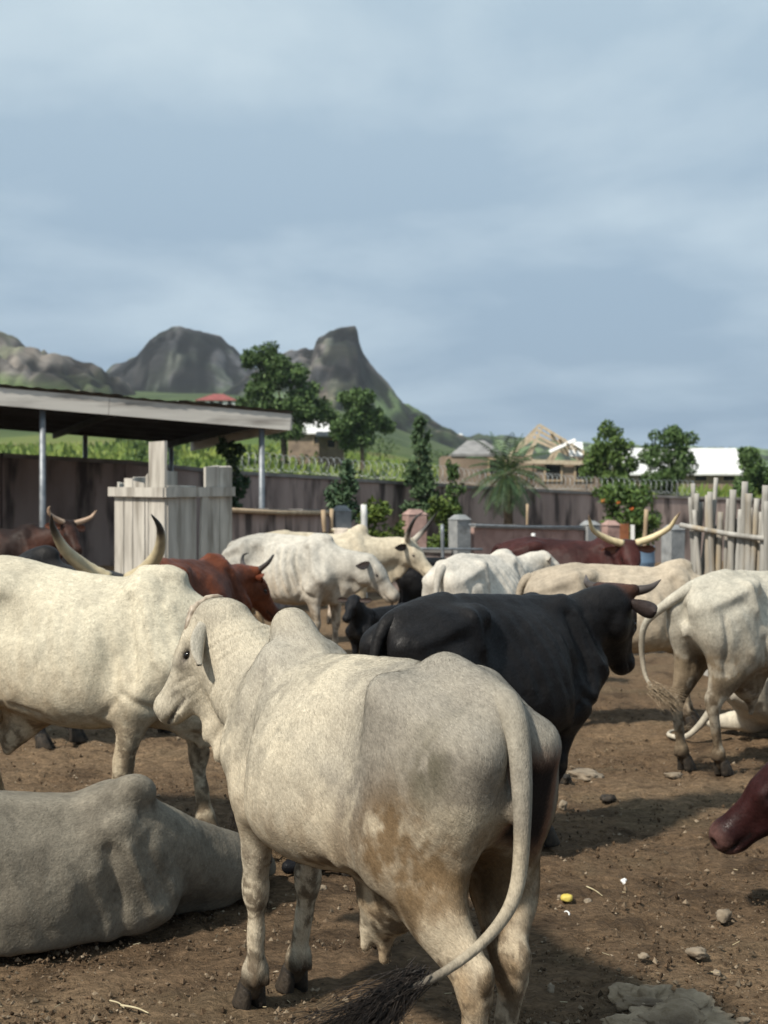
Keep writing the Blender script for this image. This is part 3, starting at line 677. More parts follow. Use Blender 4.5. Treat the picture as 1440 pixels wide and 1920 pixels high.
def normals_np(V, Q):
    n = np.cross(V[Q[:, 2]] - V[Q[:, 0]], V[Q[:, 3]] - V[Q[:, 1]]); out = np.zeros_like(V)
    for i in range(4):
        for a in range(3): out[:, a] += np.bincount(Q[:, i], n[:, a], len(V))
    return out / (np.linalg.norm(out, axis=1)[:, None] + 1e-12)
def soften(V, Q, w, it):
    E = np.concatenate([Q[:, [0, 1]], Q[:, [1, 2]], Q[:, [2, 3]], Q[:, [3, 0]]]); a, b = np.concatenate([E[:, 0], E[:, 1]]), np.concatenate([E[:, 1], E[:, 0]]); n = np.maximum(np.bincount(a, minlength=len(V)), 1)[:, None]
    for _ in range(it):
        m = np.stack([np.bincount(a, V[b, i], len(V)) for i in range(3)], 1) / n; V = V + (w[:, None] * 0.7) * (m - V)
    return V
def relief(V, Q, NP, ph, folds):
    """muscle and loose skin: shallow lumps everywhere, folds round the neck"""
    nr = normals_np(V, Q); d = 0.010 * (fbm(V, 6.0, 2, 4) - 0.5) + 0.005 * (fbm(V, 19.0, 2, 8) - 0.5)
    if folds:
        P = np.array(NP); seg = np.zeros(len(V)); best = np.full(len(V), 9.0); run = 0.0
        for i in range(len(P) - 1):
            e = P[i + 1] - P[i]; L = np.linalg.norm(e); t = np.clip((V - P[i]) @ e / L ** 2, 0, 1); q = np.linalg.norm(V - P[i] - t[:, None] * e, axis=1)
            m = q < best; best[m] = q[m]; seg[m] = run + t[m] * L; run += L
        w = sstep(0.04, 0.14, seg) * sstep(run + 0.02, run - 0.10, seg) * sstep(0.34, 0.2, best)
        ph_ = seg + 0.25 * (V[:, 2] - 1.0) + 0.06 * (fbm(V, 5.0, 3, 21) - 0.5)
        d = d + folds * w * (np.sin(ph_ * 2 * np.pi / 0.030) * 0.5 + 0.5 * np.sin(ph_ * 2 * np.pi / 0.047 + 1)) * sstep(0.30, 0.6, fbm(V, 9.0, 2, 33))
    return V + nr * d[:, None]

BONES = [  # (x0, z0, x1, z1, reach, height): ridges and hollows of bone and muscle on both flanks
    (-0.37, 1.175, -0.345, 1.03, 0.034, 0.012), (-0.23, 1.09, -0.20, 1.00, 0.070, -0.014), (-0.37, 1.165, -0.68, 1.06, 0.028, 0.007), (-0.46, 1.07, -0.60, 1.03, 0.045, -0.009),
    (-0.50, 1.00, -0.41, 0.77, 0.040, 0.006), (-0.615, 0.98, -0.575, 0.64, 0.020, -0.009), (-0.275, 0.84, -0.225, 0.66, 0.024, -0.012), (-0.33, 0.93, -0.30, 0.74, 0.045, -0.006),
    (0.385, 1.13, 0.455, 0.80, 0.028, -0.012), (0.455, 1.14, 0.555, 0.88, 0.018, 0.008), (0.335, 1.05, 0.39, 0.80, 0.030, 0.006), (0.53, 1.13, 0.63, 0.88, 0.024, -0.007),
    (0.60, 0.85, 0.61, 0.83, 0.050, 0.010), (0.40, 0.735, 0.53, 0.665, 0.020, -0.010), (0.50, 0.78, 0.47, 0.72, 0.040, 0.008), (-0.17, 0.655, -0.02, 0.625, 0.016, -0.008), (0.36, 0.70, 0.31, 0.64, 0.018, -0.009)]
def bones(V, Q, TM, TT, amount, lying):
    q = (V - TT) @ TM; d = np.zeros(len(V))
    for x0, z0, x1, z1, r, h in BONES:
        if lying and z0 < 0.8: continue
        e = np.array([x1 - x0, z1 - z0]); t = np.clip(((q[:, 0] - x0) * e[0] + (q[:, 2] - z0) * e[1]) / (e @ e + 1e-9), 0, 1); dist = np.hypot(q[:, 0] - x0 - t * e[0], q[:, 2] - z0 - t * e[1]); d += h * np.exp(-(dist / r) ** 2)
    side = sstep(0.05, 0.11, np.abs(q[:, 1])); return V + normals_np(V, Q) * (amount * d * side)[:, None]

# torso stations: x, top, bottom, half width
TORSO = np.array([[-0.755, 1.08, 0.98, 0.05], [-0.70, 1.15, 0.86, 0.13], [-0.60, 1.210, 0.78, 0.185], [-0.45, 1.243, 0.70, 0.215],
                  [-0.28, 1.238, 0.635, 0.235], [-0.10, 1.222, 0.585, 0.275], [0.10, 1.215, 0.565, 0.305], [0.28, 1.200, 0.580, 0.285],
                  [0.44, 1.195, 0.605, 0.235], [0.56, 1.15, 0.64, 0.180], [0.645, 1.07, 0.70, 0.12], [0.69, 0.96, 0.80, 0.05]])

M_EYE = noise_mat('eye_dark', (0.004, 0.003, 0.002), (0.012, 0.008, 0.006), 30, 0.12, 0.0, spec=0.6)
M_HOOF = noise_mat('hoof_horny', (0.012, 0.010, 0.008), (0.05, 0.038, 0.027), 30, 0.65, 0.5, bdist=0.01)
M_COAT = tint_mat('coat_pale', 0.80, 0.15, hair=0.6, grain=0.30, gscale=230, sheen=0.0, lumps=0.35, flecks=0.13)
M_COATF = tint_mat('coat_pale_far', 0.8, 0.15, grain=0.26, gscale=90, lumps=0.5, flecks=0.12)
M_DARK = tint_mat('coat_dark', 0.52, 0.13, hair=0.5, grain=0.40, gscale=170, lumps=0.55, flecks=0.35)
M_HAIR = tint_mat('coat_hair', 0.7, 0.2)
M_HAIRD = tint_mat('coat_hair_dark', 0.42, 0.3)
M_HORN = tint_mat('horn_keratin', 0.45, 0.4, grain=0.14, gscale=40, lumps=0.25)
M_TAILHAIR = noise_mat('tail_hair', (0.010, 0.008, 0.007), (0.035, 0.026, 0.02), 60, 0.55, 0.0)
M_TAILPALE = noise_mat('tail_hair_tawny', (0.14, 0.10, 0.06), (0.30, 0.23, 0.15), 60, 0.6, 0.0)

def ear_mesh(L, Wd, cup, tint):
    n, m = 13, 14; V = []; C = []
    for i in range(n):
        s = i / (n - 1); w = Wd * (0.30 + 1.25 * s) * (1 - s) ** 0.55 * 1.25 if s < 1 else 0
        w = max(w, 0.004); 
        for j in range(m):
            a = 2 * math.pi * j / m; ca, sa = math.cos(a), math.sin(a)
            x = s * L; y = ca * w; z = sa * (0.010 if s > 0.12 else 0.018) + cup * (ca * ca) * w * 1.2 - 0.10 * L * s * s
            V.append((x, y, z)); inner = 1 if sa > 0.1 and abs(ca) < 0.8 else 0
            C.append(np.array(tint[0]) * (1 - inner) + np.array(tint[1]) * inner)
    i, j = np.meshgrid(np.arange(n - 1), np.arange(m), indexing='ij'); j2 = (j + 1) % m
    Q = np.stack([i * m + j, i * m + j2, (i + 1) * m + j2, (i + 1) * m + j], -1).reshape(-1, 4)
    return mesh_np('ear', V, quads=Q, col=np.array(C))

def hoof_mesh():
    V, F = [], []
    for sy in (-1, 1):
        rings = [(0.098, 0.034, 0.020, -0.016, 0.019), (0.085, 0.040, 0.023, -0.012, 0.022), (0.045, 0.048, 0.025, 0.002, 0.025), (0.008, 0.058, 0.027, 0.014, 0.028), (0.0, 0.055, 0.025, 0.014, 0.028)]
        m = 14; b = len(V)
        for z, rx, ry, cx, cy in rings:
            for j in range(m):
                a = 2 * math.pi * j / m; ca, sa = math.cos(a), math.sin(a)
                pinch = 1 - 0.35 * max(ca, 0) ** 2
                V.append((cx + rx * ca, sy * (cy * (1 - 0.15 * max(ca, 0))) + ry * sa * pinch, z))
        for i in range(len(rings) - 1):
            for j in range(m):
                F.append((b + i * m + j, b + (i + 1) * m + j, b + (i + 1) * m + (j + 1) % m, b + i * m + (j + 1) % m))
        F.append(tuple(b + j for j in range(m))); F.append(tuple(b + (len(rings) - 1) * m + j for j in reversed(range(m))))
    me = mesh_np('hoof', V, polys=F, smooth=True); me.materials.append(M_HOOF); return me
HOOF = hoof_mesh()
def eye_mesh():
    n, m = 8, 12; V = []; 
    for i in range(n + 1):
        t = math.pi * i / n
        for j in range(m):
            a = 2 * math.pi * j / m; V.append((0.020 * math.sin(t) * math.cos(a), 0.020 * math.cos(t), 0.015 * math.sin(t) * math.sin(a)))
    i, j = np.meshgrid(np.arange(n), np.arange(m), indexing='ij'); j2 = (j + 1) % m
    Q = np.stack([i * m + j, i * m + j2, (i + 1) * m + j2, (i + 1) * m + j], -1).reshape(-1, 4)
    me = mesh_np('eye', V, quads=Q); me.materials.append(M_EYE); return me
EYE = eye_mesh()

def tuft_mesh(root, direction, L, n, spread, rad=0.0016, curl=0.25, seed=1, base=0.02, sag=0.3):
    r = np.random.default_rng(seed); V, Q, T = [], [], []; b = 0; direction = unit(direction)
    for i in range(n):
        d0 = unit(direction + r.normal(0, spread * 0.35, 3)); d1 = unit(direction + r.normal(0, spread, 3) + np.array([0, 0, -sag]) * r.uniform(0, 1))
        l = L * r.uniform(0.35, 1.0) ; p = np.array(root) + r.normal(0, base, 3) - direction * r.uniform(0, 0.3) * L
        pts = [p]; d = d0
        for s in range(7):
            d = unit(d * 0.6 + d1 * 0.4 + r.normal(0, curl * 0.3, 3)); pts.append(pts[-1] + d * l / 7)
        v, q, t = tube_np(pts, rad * np.linspace(1.3, 0.3, 8), 3, False); V.append(v); Q.append(q + b); b += len(v)
    return np.concatenate(V), np.concatenate(Q)

def cattle(name, label, cat, loc, heading, scale=1.0, voxel=0.014, coat=None, mat=None, head=None, lying=False, horns=None, horn_tint=None,
           ears=None, feet=None, ribs=0.0, hump=1.0, dewlap=1.0, udder=0, sheath=0.0, fat=1.0, depth=1.0, tail=None, tuft=None, roll=0.0,
           ear_tint=None, ear_pose=(0, 0), legs=True, hooves=True, calf=False, bony=1.0, group=None, drop=None, bend=0.0, ear_size=1.0, throat=0.0, folds=0.0, hook=0.0, neck=1.0, rump=0.0, sheath_x=0.0, chest=1.0, hair=0, hind=1.0):
    F = Field(); lift = 0.0
    hd = dict(pos=(1.02, 0, 1.22), yaw=0, pitch=42, roll=0); hd.update(head or {})
    TM, TT = np.eye(3), np.zeros(3)
    if lying:
        TM = np.array(Matrix.Rotation(R(roll), 3, 'X'))
        pivot = np.array([0, 0, 0.85]); TT = pivot - TM @ pivot + np.array([0, 0, -(0.545 if drop is None else drop)])
    st = TORSO.copy(); mid = 1.22
    st[:, 1] += rump * sstep(0.15, -0.30, st[:, 0]); st[:, 3] *= fat * (1 - (1 - chest) * 0.8 * sstep(0.35, 0.58, st[:, 0])) * (1 - (1 - hind) * sstep(-0.15, -0.40, st[:, 0])); st[:, 2] = mid - (mid - st[:, 2]) * depth
    if calf: st[:, 2] = st[:, 2] + 0.10; st[:, 3] *= 0.80
    xs = np.linspace(st[0, 0], st[-1, 0], 200); tab = spline(st, 400); tab = tab[np.argsort(tab[:, 0])]
    top, bot, wid = (np.interp(xs, tab[:, 0], tab[:, i]) for i in (1, 2, 3))
    def torso(X, Y, Z):
        x, y, z = X - TT[0], Y - TT[1], Z - TT[2]
        q = [x * TM[0, i] + y * TM[1, i] + z * TM[2, i] for i in range(3)]
        tx = np.interp(q[0], xs, top); bx = np.interp(q[0], xs, bot); wx = np.interp(q[0], xs, wid)
        zc, hh = (tx + bx) / 2, (tx - bx) / 2; t = (q[2] - zc) / hh
        tt = np.clip(t, -1.2, 1.2); ww = wx * (1 - 0.20 * tt - 0.10 * tt * np.abs(tt))
        r = (np.abs(q[1] / ww) ** 2.25 + np.abs(t) ** 2.25) ** (1 / 2.25)
        d = (r - 1) * np.minimum(ww, hh) * 0.92
        dx = np.maximum(np.maximum(xs[0] - q[0], q[0] - xs[-1]), 0)
        return np.sqrt(np.maximum(d, 0) ** 2 + dx ** 2) + np.minimum(d, 0)
    F.func(torso, TT + TM @ np.array([0, 0, 0.85]) - np.array([0.95, 0.62, 0.62]), TT + TM @ np.array([0, 0, 0.85]) + np.array([0.95, 0.62, 0.62]), 0.05)
    K = dict(M=TM, T=TT)
    for s in (-1, 1):
        F.ell((-0.285 - hook, s * 0.158 * fat, 1.165), (0.070, 0.045, 0.045), 0.09, **K)               # hook bone
        F.ell((-0.695, s * 0.10, 1.055), (0.06, 0.045, 0.05), 0.07, **K)                        # pin bone
        F.cone((-0.30 - hook, s * 0.155 * fat, 1.15), (-0.69, s * 0.09, 1.05), 0.03, 0.03, 0.09, **K)
        F.ell((-0.125 - hook, s * 0.325 * fat, 1.065), (0.12, 0.085, 0.075), 0.10, op='s', **K)        # hollow before the hip
        F.cone((0.40, s * 0.10, 1.17), (0.56, s * 0.165 * chest, 0.86), (0.05, 0.09), (0.075, 0.12), 0.07, **K)   # shoulder blade
        F.ell((0.36, s * 0.275 * fat, 0.90), (0.05, 0.05, 0.20), 0.10, op='s', **K)             # behind the shoulder
    F.cone((-0.34 - hook, 0, 1.222), (-0.67, 0, 1.155), 0.04, 0.04, 0.07, **K)                         # sacral ridge
    F.cone((-0.22, 0, 1.215), (0.36, 0, 1.180), 0.026, 0.026, 0.05 * bony, **K)                 # spine
    if hump:
        F.cone((0.43, 0, 1.175), (0.50, 0, 1.19 + 0.095 * hump), (0.070, 0.12), (0.038, 0.055), 0.07, **K)
        F.ell((0.490, 0, 1.215 + 0.05 * hump), (0.085, 0.046, 0.055 * hump + 0.01), 0.06, **K)
    # neck
    Rh = rot_zyx(hd['yaw'], hd['pitch'], hd['roll']); ph = np.array(hd['pos'], float)
    n0 = TM @ np.array([0.50, 0, 0.97]) + TT; n3 = ph + hd.get('size', 1.0) * (Rh @ np.array([0.02, 0, -0.095]))
    ctl = n0 * 0.45 + n3 * 0.55 + np.array(hd.get('bow', (0.05, 0, 0.02)))
    ts = np.linspace(0, 1, 6); NP = [(1 - t) ** 2 * n0 + 2 * t * (1 - t) * ctl + t * t * n3 for t in ts]
    up0 = TM @ np.array([0, 1.0, 0]); up1 = Rh @ np.array([0, 1.0, 0])
    rl = np.interp(ts, [0, .4, 1], [0.150, 0.108, 0.088]) * neck; rv = np.interp(ts, [0, .4, 1], [0.215, 0.150, 0.112]) * neck
    for i in range(5):
        F.cone(NP[i], NP[i + 1], (rl[i], rv[i]), (rl[i + 1], rv[i + 1]), 0.07, u=up0 * (1 - ts[i]) + up1 * ts[i])
    # dewlap: a thin curtain under the neck
    if dewlap:
        n = 9
        for i in range(n - 1):
            def dl(t):
                q = (1 - t) ** 2 * n0 + 2 * t * (1 - t) * ctl + t * t * n3
                tg = unit(2 * (1 - t) * (ctl - n0) + 2 * t * (n3 - ctl)); lat = unit(up0 * (1 - t) + up1 * t); dn = unit(np.cross(tg, lat))
                if dn[2] > 0: dn = -dn
                dn = unit(dn + np.array([0, 0, -0.8]))
                return q + dn * (np.interp(t, [0, .3, 1], [0.22, 0.17, 0.10]) + 0.05 * dewlap) + lat * 0.012 * math.sin(t * 23), lat
            t0, t1 = i / (n - 1) * 0.92, (i + 1) / (n - 1) * 0.92
            (a, la), (b, lb) = dl(t0), dl(t1); w = lambda t: (0.020, 0.085 * dewlap * (0.75 + 0.5 * math.sin(math.pi * min(1, t * 1.2)) + 0.12 * math.sin(t * 31)))
            F.cone(a, b, w(t0), w(t1), 0.05, u=la)
        if throat:
            F.cone(ph + Rh @ np.array([0.17, 0, -0.20]), ph + Rh @ np.array([0.03, 0, -0.33]), (0.022, 0.05), (0.026, 0.085 * throat), 0.05, u=up1); F.cone(ph + Rh @ np.array([0.03, 0, -0.33]), ph + Rh @ np.array([-0.12, 0, -0.36]), (0.026, 0.085 * throat), (0.024, 0.07), 0.05, u=up1)
        F.cone(TM @ np.array([0.70, 0, 0.80]) + TT, TM @ np.array([0.60, 0, 0.66]) + TT, (0.045, 0.10), (0.030, 0.085 * dewlap), 0.06, u=up0)
        F.cone(TM @ np.array([0.60, 0, 0.66]) + TT, TM @ np.array([0.40, 0, 0.60]) + TT, (0.028, 0.07 * dewlap), (0.03, 0.04), 0.06, u=up0)
    # head
    hs = hd.get('size', 1.0); Hk = dict(M=Rh * hs, T=ph)
    F.cone((0.02, 0, -0.085), (0.17, 0, -0.075), (0.092, 0.095), (0.090, 0.088), 0.05, **Hk)
    F.cone((-0.005, 0, -0.025), (0.10, 0, -0.02), (0.075, 0.035), (0.070, 0.04), 0.05, **Hk)     # poll and forehead
    F.cone((0.16, 0, -0.062), (0.385, 0, -0.070), (0.074, 0.066), (0.056, 0.050), 0.05, **Hk)    # nose bridge
    F.ell((0.420, 0, -0.086), (0.056, 0.068, 0.062), 0.04, **Hk)                                 # muzzle
    F.ell((0.400, 0, -0.130), (0.050, 0.045, 0.026), 0.022, **Hk)                                # lower lip
    F.cone((0.10, 0, -0.165), (0.37, 0, -0.128), (0.070, 0.060), (0.038, 0.030), 0.05, **Hk)     # jaw
    for s in (-1, 1):
        F.ell((0.085, s * 0.058, -0.172), (0.075, 0.036, 0.078), 0.05, **Hk)                     # cheek
        F.cone((0.110, s * 0.078, -0.024), (0.205, s * 0.074, -0.040), 0.024, 0.017, 0.03, **Hk); F.cone((0.140, s * 0.090, -0.043), (0.19, s * 0.088, -0.047), 0.010, 0.008, 0.012, **Hk)  # brow
        F.ell((0.166, s * 0.101, -0.058), (0.022, 0.014, 0.012), 0.012, op='s', **Hk)             # eye socket
        F.cone((0.140, s * 0.088, -0.086), (0.195, s * 0.084, -0.084), 0.011, 0.009, 0.015, **Hk)
        F.ell((0.462, s * 0.034, -0.066), (0.020, 0.013, 0.016), 0.015, op='s', **Hk)            # nostril
        F.cone((0.33, s * 0.055, -0.128), (0.455, s * 0.045, -0.118), 0.007, 0.008, 0.012, op='s', **Hk)   # mouth line
        if horns: F.cone((0.0, s * 0.05, -0.012), (-0.01, s * 0.095, 0.004), 0.040, 0.034, 0.04, **Hk)
    # legs
    feet_pts = []; ft = dict(fl=(0, 0), fr=(0, 0), hl=(0, 0), hr=(0, 0)); ft.update(feet or {})
    for s, fk, hk in ((1, 'fl', 'hl'), (-1, 'fr', 'hr')):
        if lying and legs is not True and legs != s:
            P = lambda p: TM @ np.array(p) + TT
            F.cone(P((-0.46, s * 0.13, 1.00)), P((-0.30, s * 0.20, 0.74)), (0.12, 0.18), (0.10, 0.14), 0.10); F.cone(P((0.56, s * 0.12, 0.84)), P((0.44, s * 0.15, 0.74)), 0.10, 0.10, 0.08); F.cone(P((-0.2, s * 0.16, 0.76)), P((0.42, s * 0.12, 0.78)), 0.19, 0.16, 0.08); continue
        if lying:
            P = lambda p: TM @ np.array(p) + TT
            F.cone(P((-0.46, s * 0.13, 1.00)), P((-0.28, s * 0.22, 0.72)), (0.12, 0.18), (0.10, 0.15), 0.10)
            st_ = P((-0.24, s * 0.25, 0.70)); hockp = np.array([-0.52, s * 0.40 + st_[1] * 0.2, 0.085])
            F.cone(st_, hockp, 0.105, 0.05, 0.07)
            F.cone(hockp, (-0.16, hockp[1] + s * 0.03, 0.055), 0.045, 0.036, 0.04); feet_pts.append(((-0.08, hockp[1] + s * 0.03, 0.0), 0, s))
            el = P((0.46, s * 0.19, 0.70)); kn = np.array([0.80, s * 0.20 + el[1] * 0.2, 0.085])
            F.cone(P((0.60, s * 0.15, 0.84)), el, 0.11, 0.095, 0.08); F.cone(el, kn, 0.085, 0.052, 0.05)
            F.cone(kn, (0.52, kn[1] * 0.9, 0.05), 0.045, 0.034, 0.04); feet_pts.append(((0.44, kn[1] * 0.9, 0.0), math.pi, s))
            continue
        ox, oy = ft[hk]; fx, fy = -0.60 + ox, s * 0.145 + oy
        hock = np.array([-0.655 + ox * 0.75, s * 0.145 + oy * 0.8, 0.455]); stif = np.array([-0.385 + ox * 0.25, s * 0.185 * hind, 0.735]); fet = np.array([fx, fy, 0.130])
        F.cone((-0.46, s * 0.135 * hind, 1.03), stif, (0.085, 0.165), (0.085, 0.115), 0.09)             # thigh
        F.cone((-0.625, s * 0.105 * hind, 1.02), (-0.535, s * 0.14 * hind, 0.62), (0.075, 0.105), (0.058, 0.095), 0.08)   # hamstring
        F.cone(stif + np.array([-0.02, 0, -0.02]), hock + np.array([0.035, 0, 0.015]), (0.075, 0.115), (0.038, 0.050), 0.06)
        F.cone((-0.555, s * 0.14, 0.66), hock + np.array([-0.012, 0, 0.05]), (0.045, 0.075), (0.020, 0.024), 0.05)   # tendon to the point of the hock
        F.ell(hock + np.array([-0.028, 0, 0.035]), (0.026, 0.024, 0.038), 0.025)
        F.ell(hock + np.array([0.01, 0, -0.01]), (0.040, 0.040, 0.055), 0.04)
        F.cone(hock + np.array([0.008, 0, -0.04]), fet + np.array([0, 0, 0.03]), (0.030, 0.040), (0.027, 0.030), 0.03)
        F.ell(fet, (0.041, 0.043, 0.046), 0.03); F.cone(fet, (fx + 0.035, fy, 0.068), (0.036, 0.036), (0.042, 0.040), 0.02)
        for q in (-1, 1): F.ell(fet + np.array([-0.036, q * 0.020, -0.020]), (0.014, 0.012, 0.020), 0.01)
        feet_pts.append(((fx + 0.045, fy, 0.0), 0, s))
        F.cone((-0.42, s * 0.20 * fat, 0.82), (-0.18, s * 0.21 * fat, 0.72), (0.018, 0.09), (0.012, 0.05), 0.08); F.cone((-0.42, s * 0.12 * fat * hind, 1.06), (-0.55, s * 0.13 * hind, 0.86), (0.085, 0.13), (0.085, 0.14), 0.10)      # flank fold
        ox, oy = ft[fk]; fx, fy = 0.50 + ox, s * 0.145 + oy
        elb = np.array([0.455 + ox * 0.1, s * 0.175 * chest, 0.715]); knee = np.array([0.505 + ox * 0.6, s * 0.155 * (0.5 + 0.5 * chest) + oy * 0.6, 0.405]); fet = np.array([fx, fy, 0.125])
        F.cone((0.58, s * 0.140 * chest, 0.86), elb, (0.085, 0.115), (0.075, 0.10), 0.07)               # upper arm
        F.cone(elb + np.array([0.02, 0, 0.02]), knee + np.array([0, 0, 0.03]), (0.068, 0.092), (0.040, 0.045), 0.06)
        F.ell(knee, (0.046, 0.044, 0.058), 0.03)
        F.cone(knee + np.array([-0.004, 0, -0.03]), fet + np.array([-0.002, 0, 0.03]), (0.032, 0.036), (0.027, 0.030), 0.03)
        F.ell(fet, (0.040, 0.043, 0.046), 0.03); F.cone(fet, (fx + 0.032, fy, 0.068), (0.037, 0.036), (0.042, 0.040), 0.02)
        for q in (-1, 1): F.ell(fet + np.array([-0.036, q * 0.020, -0.020]), (0.014, 0.012, 0.020), 0.01)
        feet_pts.append(((fx + 0.042, fy, 0.0), 0, s))
    F.ell((-0.742, 0, 0.99), (0.045, 0.030, 0.09), 0.05, op='s', **K)                            # cleft under the tail
    F.ell((-0.735, 0, 0.90), (0.028, 0.026, 0.055), 0.03, **K)
    if udder:
        F.cone((-0.22, 0, 0.64), (-0.12, 0.0, 0.53), (0.12, 0.15), (0.090, 0.115), 0.06); F.cone((-0.13, 0.0, 0.54), (-0.08, 0.012, 0.43), (0.080, 0.095), (0.042, 0.048), 0.05)
        F.cone((-0.055, 0.032, 0.46), (-0.045, 0.038, 0.365), 0.026, 0.018, 0.03); F.cone((-0.10, -0.002, 0.45), (-0.095, 0.004, 0.335), 0.028, 0.019, 0.03)
    if sheath:
        F.cone((0.06 + sheath_x, 0, 0.60), (-0.04 + sheath_x, 0, 0.56 - 0.16 * sheath), (0.07, 0.13), (0.018, 0.022), 0.07); F.cone((-0.26 + sheath_x, 0, 0.66), (-0.04 + sheath_x, 0, 0.57 - 0.12 * sheath), (0.03, 0.04), (0.02, 0.025), 0.05)
    V, Q = F.mesh(voxel / scale, floor=0.012 if lying else None)
    Vt = (V - TT) @ TM; w_ = np.maximum(sstep(0.45, 0.62, Vt[:, 2]) * sstep(0.85, 0.60, Vt[:, 0]), 0.12) * np.clip(sstep(0.04, -0.08, ((V - ph) @ Rh)[:, 0] / hs) + 0.05, 0, 1)
    w_ = w_ * (1 - 0.9 * sstep(1.20, 1.25, Vt[:, 2]) * sstep(0.3, 0.4, Vt[:, 0]))
    V = soften(V, Q, w_, int(round(15 * (0.0088 / (voxel / scale)) ** 2)) + 3)
    V = relief(V, Q, NP, ph, folds)
    V = bones(V, Q, TM, TT, bony, lying)
    if ribs:
        q = (V - TT) @ TM; m = sstep(-0.24, -0.10, q[:, 0]) * sstep(0.44, 0.28, q[:, 0]) * sstep(1.19, 1.08, q[:, 2]) * sstep(0.62, 0.80, q[:, 2]) * (0.5 + fbm(q, 5.0, 2, 3))
        V = V + normals_np(V, Q) * (ribs * m * sstep(0.03, 0.1, np.abs(q[:, 1])) * np.sin((q[:, 0] + 0.32 * (q[:, 2] - 0.9) + 0.03 * fbm(q, 4.0, 2, 9)) * 2 * np.pi / 0.092))[:, None]
    # coat colours in the standing frame
    Vt = (V - TT) @ TM
    info = dict(neck=NP, ph=ph, Rh=Rh, low=V[:, 2])
    nd = np.min([np.linalg.norm(V - p, axis=1) for p in NP[1:5]], 0)
    C = coat(Vt, V, (V - ph) @ Rh / hs, lying)
    wr = sstep(0.30, 0.14, nd) * sstep(-0.02, -0.10, ((V - ph) @ Rh / hs)[:, 0] - 0.0)
    C = np.concatenate([C, (1 - np.clip(wr, 0, 1))[:, None]], 1)
    root = empty(name, loc, R(heading)); root.scale = (scale,) * 3
    tag(root, label, cat, group)
    body = link('body', mesh_np('body', V, quads=Q, col=C), mat or M_COATF, root)
    if hair:                                             # short coat lying back along the body
        rh = np.random.default_rng(17); nr = normals_np(V, Q); ar = np.linalg.norm(np.cross(V[Q[:, 2]] - V[Q[:, 0]], V[Q[:, 3]] - V[Q[:, 1]]), axis=1); fk = rh.choice(len(Q), hair, p=ar / ar.sum())
        a, b = rh.uniform(0, 1, (2, hair, 1)); q4 = Q[fk]; p = (V[q4[:, 0]] * (1 - a) + V[q4[:, 1]] * a) * (1 - b) + (V[q4[:, 3]] * (1 - a) + V[q4[:, 2]] * a) * b; nn = nr[q4[:, 0]]
        flow = np.array([-0.75, 0, -0.65]) + 0.5 * (np.stack([fbm(p, 5.0, 2, 71), fbm(p, 5.0, 2, 72), fbm(p, 5.0, 2, 73)], 1) - 0.5) * 2 + rh.normal(0, 0.22, (hair, 3)); flow -= nn * np.sum(flow * nn, 1)[:, None]; flow /= np.linalg.norm(flow, axis=1)[:, None] + 1e-9
        sd = np.cross(nn, flow); L_ = rh.uniform(0.007, 0.017, (hair, 1)); w_h = rh.uniform(0.0004, 0.0009, (hair, 1)); HV = np.stack([p + sd * w_h, p - sd * w_h, p + flow * L_ + nn * L_ * rh.uniform(0.04, 0.14, (hair, 1))], 1).reshape(-1, 3)
        HC = np.repeat(np.clip(C[q4[:, 0], :3] * (1 + rh.normal(0.03, 0.21, (hair, 1))), 0.004, 0.8), 3, 0); HN = np.repeat(nn, 3, 0)
        hm_ = mesh_np('coat_hair', HV, tris=np.arange(3 * hair).reshape(-1, 3), col=HC)
        try: hm_.normals_split_custom_set_from_vertices(HN.tolist())
        except Exception: pass
        ho_ = link('coat_hair', hm_, M_HAIR if mat is not M_DARK else M_HAIRD, root); ho_['kind'] = 'stuff'
    # small parts
    Rm = Matrix(Rh.tolist())
    for s in (-1, 1):
        o = link('eye', EYE, M_EYE, root, Vector(ph + hs * (Rh @ np.array([0.166, s * 0.083, -0.058])))); o.rotation_euler = Rm.to_euler(); o.scale = (hs,) * 3
    et = ear_tint or ((0.5, 0.46, 0.38), (0.45, 0.33, 0.26))
    base_ear = ear_mesh(0.205 * ear_size, 0.052 * ear_size, 0.55, et)
    for s in (-1, 1):
        droop, back = ear_pose if not isinstance(ear_pose, dict) else ear_pose[s]
        fwd = unit(np.array([-math.sin(R(back)), s * math.cos(R(back)), -math.sin(R(droop))])); nrm = unit(np.array([0.75, 0.25 * s, 0.6])); nrm = unit(nrm - fwd * np.dot(nrm, fwd))
        B = np.stack([fwd, np.cross(nrm, fwd), nrm], 1)
        o = link('ear', base_ear, mat or M_COATF, root, Vector(ph + hs * (Rh @ np.array([0.02, s * 0.085, -0.055])))); o.rotation_euler = Matrix((Rh @ B).tolist()).to_euler()
    if horns:
        ht = horn_tint or ((0.52, 0.44, 0.28), (0.05, 0.04, 0.035), 0.62)
        for s in (-1, 1):
            hp = horns
            pts = spline([(p[0], s * p[1], p[2]) for p in hp['pts']], 26) @ Rh.T * hs + ph
            tt = np.linspace(0, 1, 26); rad = hp['r'] * (1 - tt ** 1.5 * 0.93) * (1 + 0.03 * np.sin(tt * 60) * (tt < 0.4))
            v, q, t = tube_np(pts, rad, 12)
            ring = np.repeat(tt, 12); ring = np.concatenate([ring, [0, 1]]); m = sstep(ht[2] - 0.12, ht[2] + 0.12, ring + 0.06 * (vnoise(v, 40, 3) - .5))[:, None]
            c = np.array(ht[0]) * (1 - m) + np.array(ht[1]) * m; c = c * (0.82 + 0.36 * vnoise(v, 55, 5))[:, None]
            link('horn', mesh_np('horn', v, quads=q, tris=t, col=c), M_HORN, root)
